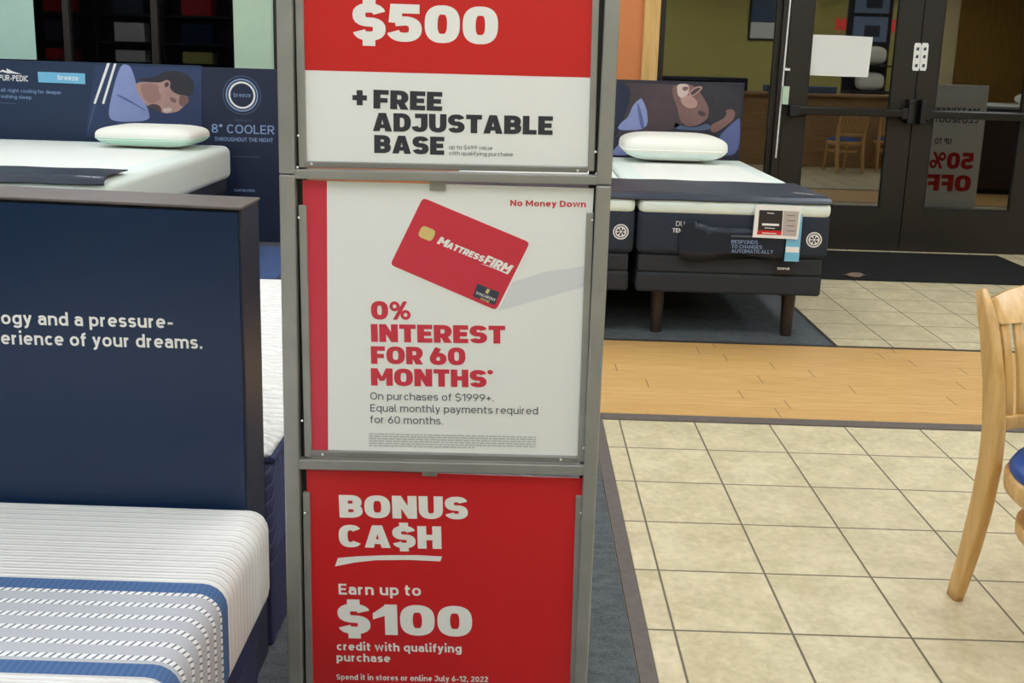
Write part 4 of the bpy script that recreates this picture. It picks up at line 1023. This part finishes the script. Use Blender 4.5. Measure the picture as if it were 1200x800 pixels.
ppoly('picture', [(791, 143), (796, 146), (806, 149), (816, 149), (830, 144), (834, 150), (826, 153), (790, 152)], RB2, M['dim_blue'], rb, .0018)

# ================================================================== ENTRANCE
bm = B(); box(bm, 1.70, 3.79, 6.665, 7.73, .001, .012, .003); tag(link('door_mat', bm, M['mat_black']), 'large black entrance mat in front of the glass doors', 'door mat')
bm = B(); b = bmesh.new(); bmesh.ops.create_icosphere(b, subdivisions=2, radius=1)
P = at(1001, 323, z=.02)
for v in b.verts: v.co = Vector((P.x + v.co.x * (.075 + .02 * math.sin(5 * v.co.y)), P.y + v.co.y * .035, .024 + v.co.z * .012 + .008 * math.sin(3 * v.co.x + 2 * v.co.y)))
join(bm, b); tag(link('dry_leaf', bm, M['leaf'], None, True), 'small crumpled brown leaf lying on the black mat', 'leaf')
DP = Plane((0, YD + .012, 0), (0, -1, 0))
t = thing('paper_notice', 'blank white paper pair taped on the left door glass', 'paper', at(985, 88, Y=YD + .01))
ppoly('sheet', [(952, 40.5), (988, 41.5), (984.5, 89.5), (948, 88)], DP, M['paper'], t, .002, .001)
ppoly('sheet', [(986, 41.5), (1023, 43.5), (1017, 90.5), (982.5, 89.5)], DP, M['paper'], t, .0035, .001)
DF = Plane((0, YD - .006, 0), (0, -1, 0))
for i, (cx, lab) in enumerate(((1074.3, 'left white sticker with three dark symbols on the door stile'), (1082.8, 'right white sticker with three dark symbols on the door stile'))):
    t = thing('door_sticker', lab, 'sticker', at(cx, 82, Y=YD - .006))
    def pp(q, dy): return (cx + q - (dy - 67) * .10, dy)
    ppoly('sheet', [pp(-3, 50.2), pp(3, 50.4), pp(4.2, 53), pp(4.2, 80), pp(3.2, 83), pp(-3, 82.6), pp(-4, 80), pp(-4, 53)], DF, M['label_white'], t, .0015, .001)
    for dy in (57.5, 66.5, 77): 
        x_, y_ = pp(.3, dy); ppoly('symbol', [(x_ - 2, y_ + 1.6), (x_ - 1, y_ - 1.8), (x_ + 2, y_ - 2.2), (x_ + 1.4, y_ + 1.8)], DF, M['slate'], t, .0022)
t = thing('door_sensor', 'small pale sensor box on the hinge side of the left door', 'sensor', at(921, 122, Y=YD - .02))
ppoly('housing', [(918, 101), (925.5, 101.3), (923.5, 122.5), (916.5, 122)], Plane((0, YD - .045, 0), (0, -1, 0)), M['paper_green'], t, 0, .03)
ppoly('bracket', [(920, 79.5), (926, 80), (926, 83), (920, 82.5)], Plane((0, YD - .03, 0), (0, -1, 0)), M['label_white'], t, 0, .02)
WP = Plane((0, YD + .052, 0), (0, -1, 0))
t = thing('window_paper', 'pale mint paper sheet on the window at the far left', 'paper', at(20, 70, Y=YD + .05)); P = at(43, 70, Y=YD + .05)
bm = B(); box(bm, -5.4, P.x, YD + .050, YD + .052, P.z, 2.45); link('sheet', bm, M['paper_mint'], t)
t = thing('window_paper', 'pale green paper sheet on the window above the tall navy panel', 'paper', at(300, 80, Y=YD + .05)); P = at(275, 80, Y=YD + .05)
bm = B(); box(bm, P.x, -1.975, YD + .048, YD + .052, P.z, 2.45); link('sheet', bm, M['paper_green'], t)

# ================================================================== CHAIRS
def chair(label, loc, rz, group=None):
    t = thing('dining_chair', label, 'chair', loc, group); t.rotation_euler = (0, 0, rz); t['_local'] = 1
    F = 1  # local: sits facing +x, back at x=0; posts at y=-+.19
    wood = M['chair_wood']
    for s in (-1, 1):
        sp = .012 * s
        prof = [(-.075, .0), (-.056, .08), (-.034, .18), (-.014, .30), (-.002, .42), (-.003, .52), (-.022, .64), (-.058, .76), (-.110, .868)]
        bm = B(); pts = []
        # smooth
        for i in range(len(prof) - 1):
            for q in (0, .5): pts.append((prof[i][0] * (1 - q) + prof[i + 1][0] * q, prof[i][1] * (1 - q) + prof[i + 1][1] * q))
        pts.append(prof[-1])
        wds = [.022 + .007 * math.sin(min(1, z / .875) * PI) for _, z in pts]
        wds[-1] *= .62; wds[-2] *= .93
        tube(bm, [(x, s * .19 + sp * max(0, z - .45) * 2 * 1, z) for x, z in pts], wds, 20, (.62, 1.0, (0, 1, 0)))
        link('rear_post', bm, wood, t, True)
        bm = B(); tube(bm, [(.40, s * .155, 0), (.385, s * .15, .2), (.365, s * .145, .42)], [.016, .019, .021], 12); link('front_leg', bm, wood, t, True)
    def backx(z):
        prof = [(-.003, .52), (-.022, .64), (-.058, .76), (-.110, .868)]
        for (a, za), (b_, zb) in zip(prof, prof[1:]):
            if z <= zb: return a + (b_ - a) * (z - za) / (zb - za)
        return prof[-1][0]
    # crest rail: arched top, slight backward bow
    bm = B(); N = 17; rows = []
    for i in range(N):
        y = -.182 + .364 * i / (N - 1); k = 1 - (y / .182) ** 2; bow = -.022 * k
        zt = .842 + .034 * k; zb_ = .785
        rows.append([bm.verts.new((backx(zb_) + bow - .011, y, zb_)), bm.verts.new((backx(zt) + bow - .011, y, zt)), bm.verts.new((backx(zt) + bow + .011, y, zt)), bm.verts.new((backx(zb_) + bow + .011, y, zb_))])
    for i in range(N - 1):
        for q in range(4): bm.faces.new((rows[i][q], rows[i][(q + 1) % 4], rows[i + 1][(q + 1) % 4], rows[i + 1][q]))
    bm.faces.new(rows[0]); bm.faces.new(rows[-1][::-1]); bmesh.ops.bevel(bm, geom=[e for e in bm.edges if abs(e.verts[0].co.y - e.verts[1].co.y) > .01], offset=.004, segments=2, affect='EDGES')
    link('crest_rail', bm, wood, t, True)
    bm = B(); tube(bm, [(-.006 - .02 * (1 - (y / .182) ** 2), y, .535) for y in [-.182 + .0455 * i for i in range(9)]], 1.0, 16, (.019, .011, (0, 0, 1))); link('lower_rail', bm, wood, t, True)
    for i in range(8):
        y = -.147 + .042 * i; k = 1 - (y / .182) ** 2
        bm = B(); tube(bm, [(backx(z) - .02 * k, y, z) for z in (.54, .60, .66, .72, .795)], 1.0, 12, (.0115, .006, (0, 1, 0))); link('slat', bm, wood, t, True)
    bm = B(); lathe(bm, [(.220, .385), (.229, .395), (.231, .43), (.220, .44)], .185, 0, 40); link('seat_ring', bm, wood, t, True)
    bm = B(); lathe(bm, [(.218, .435), (.223, .448), (.212, .468), (.15, .480), (.08, .484), (.001, .485)], .185, 0, 40); link('seat', bm, M['seat_blue'], t, True)
    bm = B(); tube(bm, [(.195 + .185 * math.cos(2 * PI * i / 36), .185 * math.sin(2 * PI * i / 36), .295) for i in range(37)], 1.0, 12, (.017, .011, (0, 0, 1))); link('hoop_stretcher', bm, wood, t, True)
    return t
def dup(root, label, loc, rz, group=None):
    r = root.copy(); C.objects.link(r); r.location = loc; r.rotation_euler = (0, 0, rz); r['label'] = label
    if group: r['group'] = group
    for ch in list(root.children):
        c = ch.copy(); C.objects.link(c); c.parent = r
    return r
CA = math.radians(-80)
def place(foot, ang):
    o = Matrix.Rotation(ang, 3, 'Z') @ Vector((-.075, -.19, 0)); return (foot[0] - o.x, foot[1] - o.y, 0)
ch0 = chair('light beech slat back chair with a round blue seat, at the right edge', place((1.236, 2.515), CA), CA)
# the rest of the showroom behind the viewer, seen in the glass
dup(ch0, 'beech chair with blue seat before the counter, reflected left in the door glass', (4.55, 1.9, 0), math.radians(-100), None)
dup(ch0, 'beech chair with blue seat before the counter, reflected right in the door glass', (5.25, 1.6, 0), math.radians(-80), None)
ct = thing('service_counter', 'long oak service counter seen reflected in the entrance glass', 'counter', (3.9, .9, 0))
bm = B(); box(bm, 1.9, 5.6, .55, 1.15, .0, 1.02, .005); link('cabinet', bm, M['counter'], ct)
bm = B(); box(bm, 1.85, 5.65, .5, 1.22, 1.02, 1.06, .006); link('worktop', bm, M['counter'], ct)
bm = B(); box(bm, 2.0, 3.3, .6, .95, 1.061, 1.25, .01); tag(link('printer_box', bm, M['navy_side']), 'dark box on the service counter seen reflected in the glass', 'box')
bm = B(); box(bm, 3.6, 4.6, .62, .95, 1.061, 1.16, .01); tag(link('paper_tray', bm, M['dim_blue']), 'blue grey tray on the service counter seen reflected in the glass', 'tray')
def framed(label, x0, x1, z0, z1, y=YB + .02, red=True):
    t = thing('wall_picture', label, 'picture', ((x0 + x1) / 2, y, z0))
    bm = B(); box(bm, x0, x1, YB + .001, y + .01, z0, z1); link('frame', bm, M['black'], t)
    bm = B(); box(bm, x0 + .04, x1 - .04, y + .008, y + .014, z0 + .34 * (z1 - z0), z1 - .04); link('picture_print', bm, M['dim_blue'], t)
    bm = B(); box(bm, x0 + .04, x0 + (x1 - x0) * .66, y + .008, y + .014, z0 + .04, z0 + .33 * (z1 - z0)); link('white_print', bm, M['label_white'], t)
    bm = B(); box(bm, x0 + (x1 - x0) * .67, x1 - .04, y + .008, y + .014, z0 + .04, z0 + .33 * (z1 - z0)); link('red_print', bm, M['red'], t)
framed('black framed poster seen reflected in the sidelight window', 4.15, 4.95, 1.90, 2.9)
sg = thing('wall_sign', 'red lit wall lettering seen mirrored in the left door glass', 'wall sign', (6.7, YB, 2.2))
text('sign_letters', 'MATTRESS FIRM', (7.45, YB + .03, 2.12), (5.75, YB + .03, 2.12), .22, (0, 1, 0), M['neon'], sg, heavy=True, shear=0)
rk = thing('pillow_rack', 'dark rack of white pillows seen reflected in the left door glass', 'rack', (5.7, -.8, 0))
bm = B(); box(bm, 5.32, 6.05, -1.2, -1.15, 0, 2.75); box(bm, 5.32, 6.05, -1.2, -.75, .60, .64); box(bm, 5.32, 6.05, -1.2, -.75, 1.04, 1.08); box(bm, 5.32, 6.05, -1.2, -.75, 1.47, 1.50); link('shelves', bm, M['shelf_dark'], rk)
for z0 in (1.88, 2.34):
    bm = B(); box(bm, 5.42, 5.98, -1.15, -1.13, z0, z0 + .40); link('printed_card', bm, M['pale_blue'], rk)
    bm = B(); box(bm, 5.60, 5.86, -1.13, -1.125, z0 + .08, z0 + .26); link('card_picture', bm, M['slate'], rk)
for z, lab in ((.642, 'white pillow on the low shelf of the reflected rack'), (1.082, 'white pillow on the middle shelf of the reflected rack'), (1.502, 'white pillow on the top shelf of the reflected rack')):
    bm = B(); cushion(bm, 5.50, 5.92, -1.12, -.80, z, z + .30, 5, 3, 32, 12); tag(link('rack_pillow', bm, M['pillow'], None, True), lab, 'pillow')
# sale sign on the floor, near the right of the entrance
def sale_sign():
    t = thing('sale_sign', 'white floor sign with 50% OFF seen mirrored in the right door glass', 'sign', (4.35, 5.55, 0))
    bm = B(); box(bm, 4.10, 4.70, 5.52, 5.54, .05, 1.3, .004); link('board', bm, M['label_white'], t)
    bm = B(); box(bm, 4.08, 4.72, 5.40, 5.66, .0, .05, .006); link('foot', bm, M['steel'], t)
    n = (0, 1, 0)
    text('lettering', 'MATTRESS', (4.63, 5.5405, 1.02), (4.18, 5.5405, 1.02), .05, n, M['ink_grey'], t, heavy=True)
    text('lettering', 'CLOSEOUT', (4.63, 5.5405, .92), (4.18, 5.5405, .92), .06, n, M['ink_grey'], t, bold=.04)
    text('lettering', 'UP TO', (4.38, 5.5405, .70), (4.21, 5.5405, .70), .06, n, M['ink'], t, bold=.04)
    text('lettering', '50%', (4.63, 5.5405, .45), (4.18, 5.5405, .45), .17, n, M['red'], t, heavy=True)
    text('lettering', 'OFF', (4.63, 5.5405, .22), (4.18, 5.5405, .22), .17, n, M['red'], t, heavy=True)
sale_sign()
# beds and cabinet behind the viewer to the right
for i, (x0, lab) in enumerate(((6.55, 'white mattress seen reflected in the right door glass, nearer the rack'), (8.05, 'white mattress seen reflected in the right door glass, by the side wall'))):
    t = thing('mattress', lab, 'mattress', (x0 + .65, -1.6, .6))
    bm = B(); box(bm, x0, x0 + 1.35, -2.6, -.6, .602, .90, .05, 4); link('knit_cover', bm, M['bed_white'], t, True)
    bm = B(); box(bm, x0 + .03, x0 + 1.32, -2.58, -.62, .0, .60, .01); tag(link('bed_base', bm, M['base_char']), lab.replace('white mattress', 'dark bed base'), 'bed base')
    bm = B(); cushion(bm, x0 + .3, x0 + 1.0, -1.5, -1.0, .902, 1.12, 6, 2.4, 32, 12); tag(link('pillow', bm, M['pillow'], None, True), lab.replace('white mattress', 'white pillow'), 'pillow')
dc = thing('display_cabinet', 'low dark maroon cabinet seen reflected in the right door glass', 'cabinet', (5.9, 3.6, 0))
bm = B(); box(bm, 4.95, 7.0, 3.2, 3.9, .06, .98, .01); link('body', bm, M['maroon'], dc)
bm = B(); box(bm, 4.90, 7.05, 3.15, 3.95, .98, 1.02, .006); link('top', bm, M['shelf_dark'], dc)
bm = B(); box(bm, 5.0, 6.95, 3.25, 3.85, .0, .06); link('plinth', bm, M['black'], dc)
bm = B(); box(bm, 7.95, XR, YB + .01, YB + .08, 0, 2.9, .005); tag(link('wood_panel', bm, M['dark_wood']), 'tall brown wood wall panel seen reflected in the right door glass', 'wall panel')
bm = B(); box(bm, 7.60, 7.93, YB + .01, YB + .22, 0, ZC); struct('trim_9', bm, M['cream_wall'])
# dark shelving behind the viewer to the left
sh = thing('shelf_unit', 'tall dark shelving seen reflected in the left shop window', 'shelf', (-7, YB + .3, 0))
bm = B(); box(bm, -9.2, -4.2, YB + .02, YB + .06, 0, 2.7)
for z in (.5, 1.0, 1.5, 2.0): box(bm, -9.2, -4.2, YB + .02, YB + .45, z, z + .04)
for x in (-9.2, -7.95, -6.7, -5.45, -4.24): box(bm, x, x + .04, YB + .02, YB + .45, 0, 2.7)
link('shelves', bm, M['shelf_dark'], sh)
cols = ['red', 'paper', 'olive', 'jamb', 'slate', 'paper', 'navy', 'cream_wall', 'red', 'slate']
cn = ['red', 'white', 'olive', 'tan', 'slate', 'white', 'navy', 'cream', 'red', 'slate']
i = 0
for z, sn in ((1.04, 'second'), (1.54, 'third'), (2.04, 'top')):
    for x in (-8.9, -7.6, -6.35, -5.1):
        bm = B(); box(bm, x, x + .55, YB + .08, YB + .40, z, z + .34, .006)
        tag(link('storage_box', bm, M[cols[i % 10]]), '%s box on the %s shelf of the reflected dark shelving' % (cn[i % 10], sn), 'box', 'boxes on the reflected shelving'); i += 1
for o in bpy.data.objects:
    if '_local' in o: del o['_local']
